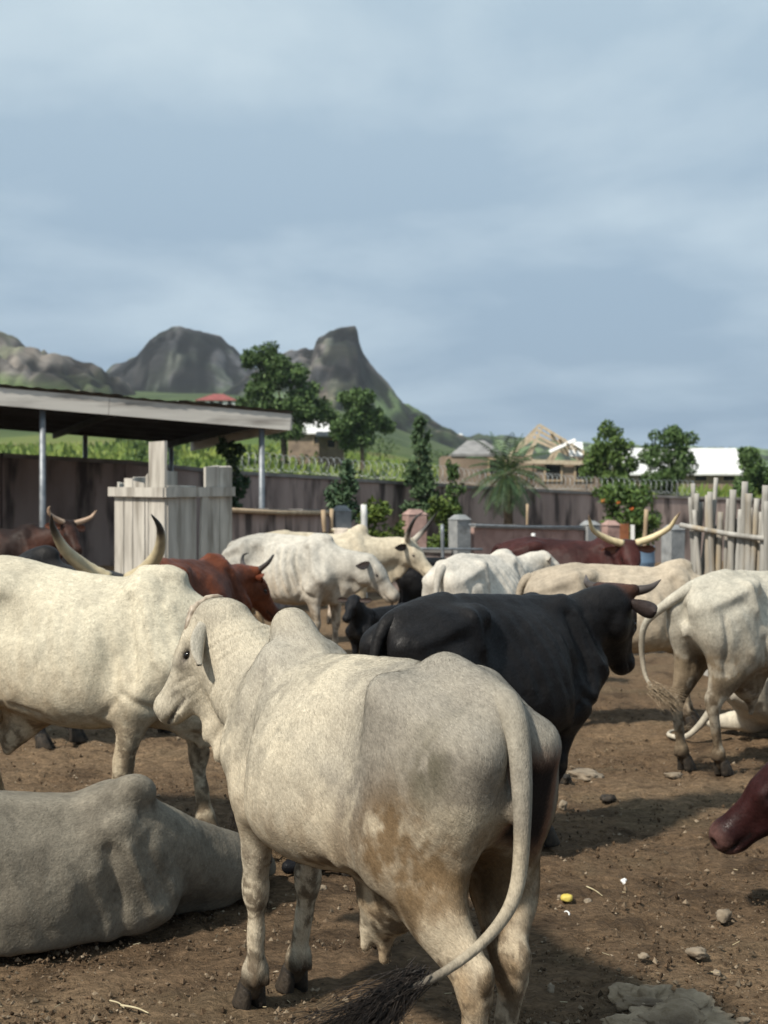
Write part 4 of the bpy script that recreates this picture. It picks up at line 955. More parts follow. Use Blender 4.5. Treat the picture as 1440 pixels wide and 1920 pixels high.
    if hooves:
        for (p, rz, s) in feet_pts:
            link('hoof', HOOF, M_HOOF, root, p, (0, 0, rz))
    tp = tail or [(-0.67, 0, 1.165), (-0.745, 0, 1.13), (-0.79, 0, 1.02), (-0.795, 0, 0.80), (-0.785, 0.01, 0.58), (-0.78, 0.02, 0.44)]
    n = 40; pts = spline(tp, n); tt = np.linspace(0, 1, n); rad = np.interp(tt, [0, 0.08, 0.2, 0.45, 0.8, 1], [0.028, 0.042, 0.036, 0.022, 0.013, 0.009])
    v, q, t = tube_np(pts, rad, 12)
    c = coat(np.stack([v[:, 0] * 0.2 - 0.1, v[:, 1] * 0.2 + 0.1, np.clip(v[:, 2], 0.8, 2)], 1), v, (v - ph) @ Rh / hs, lying); ring = np.concatenate([np.repeat(tt, 12), [0, 1]])[:, None]
    tf = dict(L=0.30, n=70, spread=0.22, mat=M_TAILHAIR, dark=(0.02, 0.016, 0.014), from_=0.86, base=0.012, rad=0.002, sag=0.3, curl=0.25); tf.update(tuft or {})
    c = c * (0.62 + 0.5 * fbm(v * np.array([1, 1, 0.4]), 18.0, 3, 5))[:, None]; m = sstep(tf['from_'] - 0.12, tf['from_'] + 0.06, ring); c = c * (1 - m) + np.array(tf['dark']) * m
    to = link('tail', mesh_np('tail', v, quads=q, tris=t, col=np.concatenate([c, np.ones((len(c), 1))], 1)), mat or M_COATF, root)
    hv, hq = tuft_mesh(pts[-1], tf.get('dir', pts[-1] - pts[-4]), tf['L'], tf['n'], tf['spread'], rad=tf['rad'], seed=len(name) + 3, base=tf['base'], sag=tf['sag'], curl=tf['curl'])
    link('tail_tuft', mesh_np('tail_tuft', hv, quads=hq), tf['mat'], to)
    return root

# ---- coats
def lerp(a, b, m): m = np.asarray(m)[:, None]; return np.asarray(a) * (1 - m) + np.asarray(b) * m
def face(Ph, c, skin):
    Q = np.stack([Ph[:, 0], np.abs(Ph[:, 1]), Ph[:, 2]], 1)
    e = np.linalg.norm((Q - np.array([0.168, 0.090, -0.058])) / np.array([1.5, 1, 0.9]), axis=1); c = lerp(c, skin, 0.9 * sstep(0.024, 0.012, e)); c = lerp(c, np.array(skin) * 3, 0.35 * sstep(0.055, 0.02, e))
    e = np.linalg.norm(Q - np.array([0.462, 0.034, -0.066]), axis=1); c = lerp(c, skin, 0.9 * sstep(0.024, 0.012, e))
    t = np.clip((Q[:, 0] - 0.33) / 0.125, 0, 1); e = np.hypot(Q[:, 2] + 0.128 - 0.010 * t, np.maximum(np.abs(Q[:, 0] - 0.392) - 0.062, 0)); c = lerp(c, skin, 0.8 * sstep(0.010, 0.004, e) * (Q[:, 1] > 0.02))
    return c
def coat_pale(base=(0.66, 0.61, 0.51), shade=(0.36, 0.335, 0.30), stain=(0.30, 0.20, 0.105), grey=0.5, dirt=0.5, mud=0.6, seed=0, flank=None, muzzle=(0.10, 0.07, 0.06), muz=0.5):
    def f(P, Pw, Ph, lying):
        n1 = fbm(P, 3.0, 4, seed); n2 = fbm(P, 9.0, 4, seed + 5); n3 = fbm(P * np.array([1, 1, 0.45]), 24.0, 3, seed + 9); n4 = fbm(P, 60.0, 2, seed + 12)
        c = np.tile(np.array(base, float), (len(P), 1))
        g = grey * np.clip(sstep(0.35, 0.7, n1 + 0.10 * (n4 - .5)) * 0.8 + 0.75 * sstep(-0.05, -0.40, P[:, 0]) * sstep(0.82, 1.02, P[:, 2]), 0, 1)
        c = lerp(c, shade, g)
        z = P[:, 2] if not lying else P[:, 2] + 0.25
        c = lerp(c, np.array(shade) * 0.75, 0.55 * grey * sstep(0.50, 0.62, n2 * 0.5 + n3 * 0.5))
        d = dirt * sstep(1.02, 0.55, z + 0.30 * (n2 - .5) + 0.16 * (n1 - .5)) * (0.40 + 0.60 * sstep(0.38, 0.60, n2 * 0.7 + n3 * 0.3)) * (0.55 + 0.45 * sstep(0.3, -0.3, P[:, 0]))
        c = lerp(c, stain, np.clip(d, 0, 1))
        if flank: c = flank(P, c, n1, n2, n3, n4)
        if not lying:
            m = mud * np.maximum(sstep(0.17, 0.10, P[:, 2]), sstep(0.58, 0.50, n3 * 0.6 + n2 * 0.6 - 0.16 + 0.9 * P[:, 2]) * sstep(0.40, 0.60, n3) * sstep(.62, .45, P[:, 2]))
            c = lerp(c, (0.050, 0.036, 0.024), np.clip(m, 0, 1)); c = lerp(c, (0.075, 0.052, 0.032), 0.8 * mud * sstep(0.47, 0.57, n3 * 0.6 + n4 * 0.4 - 0.10 * sstep(0.12, 0.4, np.abs(P[:, 2] - 0.36))) * sstep(0.66, 0.46, P[:, 2]))
        mz = muz * sstep(0.42, 0.47, Ph[:, 0]) * (np.abs(Ph[:, 1]) < 0.09) * (np.abs(Ph[:, 2] + 0.09) < 0.1)
        c = lerp(c, muzzle, mz)
        return face(Ph, c * (0.93 + 0.14 * n4)[:, None], (0.05, 0.042, 0.036))
    return f
def coat_solid(base, dark, poll=None, seed=0, dust=0.0, muzzle=None):
    def f(P, Pw, Ph, lying):
        n1 = fbm(P, 3.0, 4, seed); n2 = fbm(P, 14.0, 3, seed + 5)
        c = lerp(base, dark, sstep(0.35, 0.65, n1)); c = c * (0.85 + 0.3 * n2)[:, None]
        if dust: c = lerp(c, (0.16, 0.12, 0.08), dust * sstep(0.55, 0.75, n2) * sstep(0.9, 0.3, P[:, 2]))
        if poll is not None: c = lerp(c, poll, sstep(0.16, 0.10, np.linalg.norm(Ph - np.array([0.03, 0, 0.0]), axis=1)))
        if muzzle is not None: c = lerp(c, muzzle, sstep(0.38, 0.44, Ph[:, 0]) * (np.abs(Ph[:, 1]) < 0.09) * (np.abs(Ph[:, 2] + 0.09) < 0.1))
        return face(Ph, c, (0.006, 0.005, 0.005))
    return f
# ------------------------------------------------------------------ buildings beyond the wall
def prism_roof(rect, z0, zr, over, inset):           # hipped roof polygon data about a local rectangle
    x0, x1, y0, y1 = rect; x0 -= over; x1 += over; y0 -= over; y1 += over; ym = (y0 + y1) / 2
    V = [(x0, y0, z0), (x1, y0, z0), (x1, y1, z0), (x0, y1, z0), (x0 + inset, ym, zr), (x1 - inset, ym, zr)] ; V += [(x, y, z - 0.12) for x, y, z in V[:4]]
    return V, [(0, 1, 5, 4), (1, 2, 5), (2, 3, 4, 5), (3, 0, 4), (9, 8, 7, 6), (0, 6, 7, 1), (1, 7, 8, 2), (2, 8, 9, 3), (3, 9, 6, 0)]
def opening(root, x, z, w, h, y, frame):
    f = MB(); t = 0.10
    for c, s in (((x, y - 0.03, z - h / 2), (w + 2 * t, 0.10, t)), ((x, y - 0.03, z + h / 2), (w + 2 * t, 0.10, t)), ((x - w / 2 - t / 2, y - 0.03, z), (t, 0.10, h - t)), ((x + w / 2 + t / 2, y - 0.03, z), (t, 0.10, h - t))): f.box(c, s)
    o = f.build('window', frame, root); MB().box((x, y - 0.012, z), (w, 0.02, h)).build('pane', M_DARKOPEN, o)

# house under construction
M_TRUSS = noise_mat('new_timber', (0.42, 0.34, 0.24), (0.56, 0.47, 0.35), 6, 0.8, 0.2)
d = 68.0; k = d / F_PX; bx = (985 - 720) * k; gz = ground_z(bx, d); hz = lambda row: H_EYE - (row - HOR) * k - gz
house = empty('unfinished_house', (bx, d, gz)); tag(house, 'unfinished block house with bare timber roof trusses beyond the wall', 'house')
xr = lambda px: (px - 985) * k
MB().box((xr(1060), 0, hz(868) / 2 - 0.5), (xr(1120) - xr(1000), 3.0, hz(868) + 1.0), jit=0.01).build('wall', M_BLOCK, house)
MB().box((xr(912), 1.2, hz(856) / 2 - 0.5), (xr(998) - xr(828), 3.4, hz(856) + 1.0), jit=0.01).build('wall', M_BLOCK, house)
opening(house, xr(1030), hz(885), 0.7, 0.9, -1.5, M_WOOD); opening(house, xr(1085), hz(885), 0.7, 0.9, -1.5, M_WOOD); opening(house, xr(930), hz(876), 0.7, 0.8, -0.5, M_WOOD)
V, F_ = prism_roof((xr(850), xr(940), -0.4, 2.6), hz(852), hz(824), 0.15, 0.9); MB().poly(V, F_).build('roof', M_ROOF, house)
z0, z1 = hz(866), hz(800)
for j, yy in enumerate((-1.4, -0.4, 0.7, 1.6)):
    s = 1 - 0.10 * j
    MB().bar((xr(940), yy, z0), (xr(1005) , yy, z1 * s + z0 * (1 - s)), 0.08, 0.12).build('rafter', M_TRUSS, house); MB().bar((xr(1005), yy + .003, z1 * s + z0 * (1 - s)), (xr(1118), yy, z0 - 0.1), 0.10, 0.14).build('rafter', M_TRUSS, house)
    MB().bar((xr(985), yy, z0), (xr(1010), yy, z1 * s + z0 * (1 - s) - 0.1), 0.07, 0.09).build('strut', M_TRUSS, house); MB().bar((xr(1030), yy, z0), (xr(1052), yy, z0 + 0.62 * (z1 - z0) * s), 0.07, 0.09).build('strut', M_TRUSS, house)
for q in range(6): MB().bar((xr(1024 + 15 * q), -1.9, z0 + 1.30 - 0.24 * q), (xr(1052 + 13 * q), 1.9, z0 + 1.12 - 0.24 * q), 0.11, 0.06).build('batten', M_TRUSS, house)
MB().bar((xr(966), -1.75, z0 - 0.02), (xr(1124), -1.75, z0 - 0.14), 0.08, 0.20).build('wall_plate', M_TRUSS, house)
MB().bar((xr(1022), -1.8, hz(850)), (xr(1070), -1.7, hz(828)), 0.22, 0.05, up=(0, -0.6, 0.8)).build('roof_sheet', M_WHITE, house); MB().bar((xr(1074), -1.2, hz(858)), (xr(1082), 0.6, hz(828)), 0.7, 0.06, up=(0, -0.6, 0.8)).build('roof_sheet', M_WHITE, house)

def shed_far(name, label, px0, px1, r_ridge, r_eave, r_base, d, roofmat, wallmat, deep=8.0, cat='building'):
    k = d / F_PX; cx = ((px0 + px1) / 2 - 720) * k; gz = ground_z(cx, d); w = (px1 - px0) * k; hz = lambda row: H_EYE - (row - HOR) * k - gz
    root = empty(name, (cx, d, gz)); tag(root, label, cat); ze, zr = hz(r_eave), hz(r_ridge)
    MB().box((0, deep / 2, (ze + min(hz(r_base), -0.5)) / 2), (w - 0.6, deep, ze - min(hz(r_base), -0.5))).build('wall', wallmat, root)
    V = [(-w / 2, -0.5, ze), (w / 2, -0.5, ze), (w / 2, deep / 2, zr), (-w / 2, deep / 2, zr), (w / 2, deep + 0.5, ze), (-w / 2, deep + 0.5, ze)]; V += [(x, y, z - 0.15) for x, y, z in V]
    MB().poly(V, [(0, 1, 2, 3), (3, 2, 4, 5), (6, 9, 8, 7), (9, 11, 10, 8), (0, 6, 7, 1), (5, 4, 10, 11), (0, 3, 9, 6), (3, 5, 11, 9), (1, 7, 8, 2), (2, 8, 10, 4)]).build('roof', roofmat, root)
    return root, w, hz
r_, w_, hz_ = shed_far('farm_building', 'long low building with a white sheet roof behind the right trees', 1175, 1405, 836, 888, 905, 118, M_WHITE, M_BLOCK, 9.0)
for q in range(4): opening(r_, -w_ / 2 + 1.5 + q * 2.4, hz_(897), 1.0, 0.5, 0.0, M_WOOD)
r_, w_, hz_ = shed_far('farm_building', 'white roofed building behind the large tree by the shed', 535, 640, 780, 812, 845, 150, M_WHITE, M_BLOCK, 6.0); opening(r_, 0.5, hz_(826), 0.9, 0.8, 0.0, M_WOOD)
r_, w_, hz_ = shed_far('mud_hut', 'small brown hut in the field below the large tree', 592, 650, 808, 818, 845, 132, M_COPING, M_BLOCK, 2.5, 'hut'); opening(r_, 0.0, hz_(832), 0.7, 0.8, 0.0, M_WOOD)
r_, w_, hz_ = shed_far('farm_building', 'tiny pale roofed building right of the rocky peak', 822, 868, 812, 822, 830, 900, M_WHITE, M_BLOCK, 14.0); opening(r_, 0.3, hz_(825), 2.0, 1.2, 0.0, M_WOOD)
d = 310.0; k = d / F_PX; cx = (405 - 720) * k; gz = ground_z(cx, d); hz = lambda row: H_EYE - (row - HOR) * k - gz
villa = empty('red_roof_house', (cx, d, gz)); tag(villa, 'white house with a red hipped roof on the hillside above the shed', 'house')
MB().box((0, 4, hz(749) / 2 - 1), (8.4, 7, hz(749) + 2)).build('wall', M_WHITE, villa); V, F_ = prism_roof((-4.2, 4.2, 0.5, 7.5), hz(750), hz(736), 0.5, 3.6); MB().poly(V, F_).build('roof', M_REDROOF, villa)
for xx in (-3, -1, 1, 3): opening(villa, xx, hz(756), 0.9, 1.1, 0.5, M_WHITE)

# ------------------------------------------------------------------ trees and shrubs
def at_tree(px, row_top, d, base_row=None):
    x = (px - 720) / F_PX * d; gz = ground_z(x, d); h = H_EYE - (row_top - HOR) / F_PX * d - gz; return (x, d, gz), h, d / F_PX
GT = 'trees beyond the yard wall'
b, h, k = at_tree(530, 640, 128)
tree('shade_tree', 'tall dark irregular tree rising behind the right end of the shed roof', 'tree', b, h * 0.45, 0.32, [((-40 * k, 0, h * 0.88), (34 * k, 2, h * 0.13)), ((-10 * k, 0.5, h * 0.74), (55 * k, 3, h * 0.15)), ((38 * k, 0, h * 0.60), (48 * k, 3, h * 0.15)), ((-35 * k, -0.5, h * 0.52), (40 * k, 2.5, h * 0.15)), ((70 * k, 0, h * 0.46), (40 * k, 2.5, h * 0.13)), ((5 * k, 0.5, h * 0.42), (60 * k, 3, h * 0.14)), ((-45 * k, 0, h * 0.70), (26 * k, 2, h * 0.10))], 15000, 0.22, seed=3, group=GT, shell=0.15)
b, h, k = at_tree(678, 722, 124)
tree('shade_tree', 'rounded dark tree right of the tall tree, below the rocky peak', 'tree', b, h * 0.4, 0.25, [((-10 * k, 0, h * 0.80), (36 * k, 2, h * 0.18)), ((18 * k, 0.5, h * 0.66), (38 * k, 2, h * 0.18)), ((-25 * k, 0, h * 0.58), (34 * k, 2, h * 0.18)), ((0, 0, h * 0.46), (34 * k, 2, h * 0.14))], 8000, 0.22, seed=5, group=GT, shell=0.2)
b, h, k = at_tree(1143, 792, 58)
tree('broadleaf_tree', 'bushy green tree right of the unfinished house', 'tree', b, h * 0.45, 0.13, [((-5 * k, 0, h * 0.84), (32 * k, 0.8, h * 0.15)), ((-22 * k, 0.3, h * 0.66), (34 * k, 0.9, h * 0.18)), ((22 * k, -0.2, h * 0.66), (32 * k, 0.9, h * 0.18)), ((15 * k, 0, h * 0.38), (42 * k, 1.0, h * 0.20))], 7000, 0.095, (0.045, 0.085, 0.022), (0.13, 0.195, 0.05), seed=8, group=GT)
b, h, k = at_tree(1253, 788, 66)
tree('broadleaf_tree', 'dark rounded tree in front of the long white roof', 'tree', b, h * 0.4, 0.13, [((8 * k, 0, h * 0.84), (36 * k, 0.9, h * 0.15)), ((-20 * k, 0.3, h * 0.66), (34 * k, 1.0, h * 0.18)), ((18 * k, -0.2, h * 0.62), (36 * k, 1.0, h * 0.20)), ((-4 * k, 0, h * 0.44), (36 * k, 1.0, h * 0.18))], 7000, 0.10, seed=9, group=GT)
b, h, k = at_tree(1408, 838, 62)
tree('broadleaf_tree', 'small dark tree at the right edge beyond the bamboo fence', 'tree', b, h * 0.4, 0.1, [((0, 0, h * 0.78), (30 * k, 0.8, h * 0.20)), ((26 * k, 0.2, h * 0.58), (36 * k, 0.8, h * 0.25)), ((-14 * k, 0, h * 0.5), (26 * k, 0.7, h * 0.22))], 5000, 0.10, seed=10, group=GT)
b, h, k = at_tree(785, 778, 33.0)
tree('slender_tree', 'slender upright tree in front of the yard wall below the peak', 'tree', b, h * 0.7, 0.05, [((0, 0, h * 0.93), (14 * k, 0.2, h * 0.08)), ((4 * k, 0, h * 0.80), (24 * k, 0.3, h * 0.10)), ((-6 * k, 0, h * 0.66), (30 * k, 0.35, h * 0.11)), ((6 * k, 0, h * 0.52), (32 * k, 0.4, h * 0.11)), ((-4 * k, 0, h * 0.38), (28 * k, 0.4, h * 0.11))], 2600, 0.075, (0.038, 0.072, 0.034), (0.10, 0.155, 0.07), seed=11, group=GT, shell=0.2)
b, h, k = at_tree(640, 855, 26.5)
tree('garden_shrub', 'blue green shrub in front of the wall right of the shed', 'shrub', b, h * 0.5, 0.03, [((8 * k, 0, h * 0.88), (16 * k, 0.2, h * 0.10)), ((-8 * k, 0, h * 0.72), (34 * k, 0.3, h * 0.14)), ((14 * k, 0, h * 0.60), (34 * k, 0.3, h * 0.14)), ((-16 * k, 0, h * 0.48), (30 * k, 0.3, h * 0.14))], 2200, 0.065, (0.034, 0.068, 0.034), (0.09, 0.145, 0.07), seed=12, shell=0.2)
b, h, k = at_tree(433, 815, 24.5)
tree('climbing_shrub', 'narrow dark leafy column beside the plank enclosure', 'shrub', b, h * 0.8, 0.03, [((-2 * k, 0, h * 0.90), (26 * k, 0.2, h * 0.09)), ((0, 0, h * 0.72), (28 * k, 0.25, h * 0.14)), ((2 * k, 0, h * 0.50), (28 * k, 0.25, h * 0.16)), ((0, 0, h * 0.28), (28 * k, 0.25, h * 0.16))], 2400, 0.06, (0.020, 0.045, 0.022), (0.06, 0.105, 0.05), seed=13, shell=0.3)
b, h, k = at_tree(710, 925, 25.5)
tree('garden_shrub', 'yellow green shrub behind the white post', 'shrub', b, h * 0.5, 0.025, [((0, 0, h * 0.80), (34 * k, 0.3, h * 0.16)), ((-14 * k, 0, h * 0.5), (34 * k, 0.3, h * 0.2)), ((18 * k, 0, h * 0.5), (30 * k, 0.3, h * 0.22))], 1700, 0.06, (0.05, 0.085, 0.014), (0.14, 0.19, 0.035), seed=14, shell=0.25)
b, h, k = at_tree(838, 918, 31)
tree('garden_shrub', 'light green shrub between the two middle pillars', 'shrub', b, h * 0.5, 0.025, [((-6 * k, 0, h * 0.82), (26 * k, 0.3, h * 0.16)), ((6 * k, 0, h * 0.58), (36 * k, 0.3, h * 0.2)), ((-10 * k, 0, h * 0.36), (36 * k, 0.3, h * 0.2))], 1700, 0.065, (0.045, 0.08, 0.016), (0.12, 0.17, 0.035), seed=15, shell=0.25)
b, h, k = at_tree(848, 862, 32.5)
tree('garden_shrub', 'thin dark sapling left of the palm', 'shrub', b, h * 0.7, 0.025, [((0, 0, h * 0.90), (14 * k, 0.2, h * 0.09)), ((3 * k, 0, h * 0.72), (18 * k, 0.2, h * 0.12)), ((-3 * k, 0, h * 0.55), (18 * k, 0.2, h * 0.12))], 900, 0.06, seed=16, shell=0.2)
b, h, k = at_tree(1180, 900, 34)
shr = tree('flowering_shrub', 'dense green shrub with orange flowers behind the rusty sheet', 'shrub', b, h * 0.5, 0.03, [((-24 * k, 0, h * 0.86), (36 * k, 0.4, h * 0.14)), ((20 * k, 0, h * 0.80), (40 * k, 0.4, h * 0.16)), ((-8 * k, 0, h * 0.55), (50 * k, 0.5, h * 0.2)), ((30 * k, 0, h * 0.42), (34 * k, 0.5, h * 0.2))], 3200, 0.07, (0.034, 0.07, 0.02), (0.12, 0.185, 0.045), seed=17, shell=0.3)
M_FLOWER = noise_mat('orange_petal', (0.55, 0.14, 0.04), (0.70, 0.22, 0.06), 20, 0.6, 0.0)
for q in range(3):
    V, Q, c = leaf_cloud([((0, 0, 0), (0.05, 0.04, 0.045))], 18, 0.03, (1, 1, 1), (1, 1, 1), 40 + q); link('flower', mesh_np('flower', V, quads=Q, smooth=False), M_FLOWER, shr, ((-48 + 22 * q + rng.normal(0, 4)) * k, -0.45, h * (0.72 + 0.09 * rng.normal())))
# palm
b, h, k = at_tree(952, 812, 33.5); palm = empty('palm_tree', b); tag(palm, 'young palm with arching fronds in front of the wall', 'palm'); ph_ = H_EYE - (884 - HOR) / F_PX * 33.5
n = 12; pts = spline([(0.05, 0, -0.2), (0.02, 0, ph_ * 0.5), (0, 0, ph_)], n); V, Q, T = tube_np(pts, np.linspace(0.13, 0.10, n) * np.where(np.arange(n) % 2, 1.1, 0.95), 10); link('trunk', mesh_np('trunk', V, quads=Q, tris=T), M_BARK, palm)
for f in range(44):
    az = f * 2.399; el = R(80 - 3.2 * f); L = 1.12 + 0.15 * rng.normal(0, 0.5); p = np.array([0, 0, ph_ - 0.05]); d_ = np.array([math.cos(az) * math.cos(el), math.sin(az) * math.cos(el), math.sin(el)]); P_ = [p]
    for s in range(14): d_ = unit(d_ + np.array([0, 0, -0.085])); P_.append(P_[-1] + d_ * L / 14)
    P_ = np.array(P_); V, Q, T = tube_np(P_, np.linspace(0.016, 0.004, 15), 4, False); VV, QQ = [V], [Q]; bb = len(V); cc = [np.tile((0.07, 0.10, 0.03), (len(V), 1))]
    for s in range(2, 15):
        tg = unit(P_[s] - P_[s - 1]); lat = unit(np.cross(tg, [0, 0, 1.0])); ll = 0.30 * math.sin(math.pi * min(1, (s + 1.5) / 16)) + 0.03
        for sg in (-1, 1):
            tip = P_[s] + (lat * sg * 0.75 + tg * 0.55 + np.array([0, 0, -0.32])) * ll; mid = (P_[s] + tip) / 2 + np.array([0, 0, 0.03]); VV.append(np.array([P_[s], mid + tg * 0.022, tip, mid - tg * 0.022])); QQ.append(np.array([[bb, bb + 1, bb + 2, bb + 3]])); bb += 4
            cc.append(np.tile(np.array((0.030, 0.060, 0.028)) + rng.uniform(0, 1) * np.array((0.035, 0.055, 0.02)), (4, 1)))
    link('frond', mesh_np('frond', np.concatenate(VV), quads=np.concatenate(QQ), col=np.concatenate(cc), smooth=False), M_LEAF, palm)

# crops and scrub beyond the wall: nobody could count them
r = np.random.default_rng(5); n = 26000; yy = 46 + 190 * r.uniform(0, 1, n) ** 1.6; xx = yy * r.uniform(-0.33, 0.33, n); zz_ = terrain_z(xx, yy); hh = r.uniform(0.5, 1.5, n) * np.where(vnoise(np.stack([xx, yy * 0.5, xx * 0], 1), 0.12, 3) > 0.5, 1.25, 0.75)
az = r.uniform(0, np.pi, n); wd = r.uniform(0.10, 0.28, n) * (1 + yy / 160); dx, dy = np.cos(az) * wd, np.sin(az) * wd; lx, ly = r.normal(0, 0.35, n), r.normal(0, 0.35, n)
V = np.stack([np.stack([xx - dx * .3, yy - dy * .3, zz_ - 0.2], 1), np.stack([xx + dx * .3, yy + dy * .3, zz_ - 0.2], 1), np.stack([xx + dx + lx * .5, yy + dy + ly * .5, zz_ + hh * 0.7], 1), np.stack([xx + lx, yy + ly, zz_ + hh], 1)], 1).reshape(-1, 3)
t = np.clip(fbm(np.stack([xx, yy * 0.4, xx * 0], 1), 0.06, 3, 8) * 1.6 - 0.3 + r.normal(0, 0.2, n), 0, 1); c = np.repeat(mixc((0.085, 0.145, 0.024), (0.21, 0.255, 0.055), t), 4, 0)
tag(link('crop_field', mesh_np('crop_field', V, quads=np.arange(4 * n).reshape(n, 4), col=c, smooth=False), M_LEAF), 'green maize and scrub growing beyond the wall', 'crops', kind='stuff')
cl = []
for q in range(46):
    d = r.uniform(70, 330); px = r.uniform(150, 900) if q < 34 else r.uniform(950, 1440); x = (px - 720) / F_PX * d; s = r.uniform(0.6, 1.5) * (1 + d / 200); cl.append(((x, d, float(terrain_z(x, d)) + s * 0.5), (s * 1.5, s, s * 0.8)))
V, Q, c = leaf_cloud(cl, 12000, 0.32, (0.030, 0.060, 0.016), (0.095, 0.145, 0.035), 77, 0.4)
tag(link('scrub', mesh_np('scrub', V, quads=Q, col=c, smooth=False), M_LEAF), 'low bushes scattered over the rising field', 'bushes', kind='stuff')

# air
hb = MB().box((0, 900, 95), (3600, 1980, 196)).build('haze', None); hb['kind'] = 'stuff'; hb['label'] = 'thin pale haze in the air'; hb['category'] = 'haze'
hm = bpy.data.materials.new('haze_air'); hm.use_nodes = True; hn = hm.node_tree; hn.nodes.clear(); ho = hn.nodes.new('ShaderNodeOutputMaterial'); hv = hn.nodes.new('ShaderNodeVolumePrincipled')
hv.inputs['Color'].default_value = (0.80, 0.88, 0.97, 1); hv.inputs['Density'].default_value = 0.00012; hn.links.new(hv.outputs[0], ho.inputs['Volume']); hb.data.materials.append(hm)
# ------------------------------------------------------------------ the herd
def main_flank(P, c, n1, n2, n3, n4):
    x, y, z = P[:, 0], P[:, 1], P[:, 2]
    g = sstep(0.12, -0.48, x + 0.45 * (n1 - .5)) * sstep(0.80, 0.95, z + 0.2 * (n2 - .5)); c = lerp(c, (0.235, 0.215, 0.18), np.clip(0.9 * g * (0.55 + 0.8 * n2), 0, 0.9))
    g = np.exp(-((x - 0.42) / 0.16) ** 2 - ((z - 1.18) / 0.16) ** 2); c = lerp(c, (0.30, 0.28, 0.24), np.clip(0.7 * g, 0, 1))
    g = np.exp(-((x + 0.36) / 0.13) ** 2 - ((z - 0.88) / 0.15) ** 2); c = lerp(c, (0.19, 0.175, 0.15), np.clip(0.85 * g * sstep(0.3, 0.62, n3 * 0.6 + n4 * 0.4), 0, 1))
    g = np.exp(-((x + 0.53) / 0.20) ** 2 - ((z - 0.76) / 0.18) ** 2); c = lerp(c, (0.135, 0.085, 0.041), np.clip(1.5 * g * sstep(0.20, 0.62, n2 * 0.6 + n3 * 0.2 + n4 * 0.2), 0, 0.92))
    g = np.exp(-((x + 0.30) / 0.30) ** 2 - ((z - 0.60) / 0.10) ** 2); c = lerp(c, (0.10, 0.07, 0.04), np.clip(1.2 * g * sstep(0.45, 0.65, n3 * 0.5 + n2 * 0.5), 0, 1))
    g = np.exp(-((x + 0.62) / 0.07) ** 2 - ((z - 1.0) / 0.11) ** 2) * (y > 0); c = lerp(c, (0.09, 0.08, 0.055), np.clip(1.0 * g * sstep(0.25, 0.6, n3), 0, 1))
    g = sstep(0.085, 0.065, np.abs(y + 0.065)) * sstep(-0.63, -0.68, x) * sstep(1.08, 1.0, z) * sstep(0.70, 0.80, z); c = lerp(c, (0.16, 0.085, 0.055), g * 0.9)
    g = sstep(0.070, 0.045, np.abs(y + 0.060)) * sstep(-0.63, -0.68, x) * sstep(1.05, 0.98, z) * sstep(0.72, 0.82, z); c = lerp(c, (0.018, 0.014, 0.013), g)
    return c
C_MAIN = coat_pale(base=(0.545, 0.485, 0.37), shade=(0.30, 0.27, 0.215), grey=0.75, dirt=0.75, mud=0.95, seed=3, flank=main_flank, muz=0.0)
main_cow = cattle('zebu_cow', 'cream white humped cow in the foreground seen from behind, head turned left', 'cow', (-0.045, 4.05, 0), 122.0, 0.965, 0.0088, group='cattle standing and lying in the pen',
    coat=C_MAIN, mat=M_COAT, head=dict(pos=(0.975, 0.09, 1.305), yaw=46, pitch=58, roll=4, bow=(0.02, -0.04, -0.17), size=0.90), horns=None, hump=1.0, chest=0.76, neck=1.08, dewlap=1.15, throat=1.5, udder=1, depth=0.985, fat=1.0, hook=0.07, folds=0.0022, bony=0.40, hind=0.86, ribs=0.0015, hair=220000,
    feet=dict(fl=(0.06, -0.045), fr=(0.12, 0.05), hl=(-0.09, -0.035), hr=(0.0, 0.115)), ear_tint=((0.36, 0.33, 0.27), (0.36, 0.31, 0.25)), ear_pose=(30, -38), ear_size=0.95,
    tail=[(-0.64, 0.0, 1.185), (-0.715, 0.005, 1.145), (-0.765, 0.015, 1.05), (-0.79, 0.025, 0.88), (-0.80, 0.05, 0.72), (-0.82, 0.13, 0.635), (-0.83, 0.27, 0.565), (-0.80, 0.44, 0.505)],
    tuft=dict(L=0.40, n=700, spread=0.17, from_=0.93, base=0.014, rad=0.0011, sag=0.25, dark=(0.06, 0.055, 0.05), dir=(-0.02, 0.9, -0.42), curl=0.6))
ridge = spline([(0.10, 0.075, 0.0), (0.05, 0.06, 0.020), (0.01, 0.03, 0.036), (-0.02, -0.01, 0.032), (-0.05, -0.045, 0.02), (-0.07, -0.07, -0.01)], 40)
_R, _p = rot_zyx(46, 58, 4) * 0.90, np.array((0.975, 0.09, 1.305))
v, q, t = tube_np(ridge @ _R.T + _p, 0.013 * (0.5 + 1.0 * vnoise(ridge, 19, 2)) * np.minimum(1, np.minimum(np.arange(40), 39 - np.arange(40)) / 5 + 0.25), 12)
link('poll_ridge', mesh_np('poll_ridge', v + 0.006 * (vnoise(v, 90, 3)[:, None] - .5), quads=q, tris=t, col=lerp((0.40, 0.33, 0.25), (0.24, 0.19, 0.14), sstep(0.35, 0.65, vnoise(v, 60, 4)))), M_HORN, main_cow)
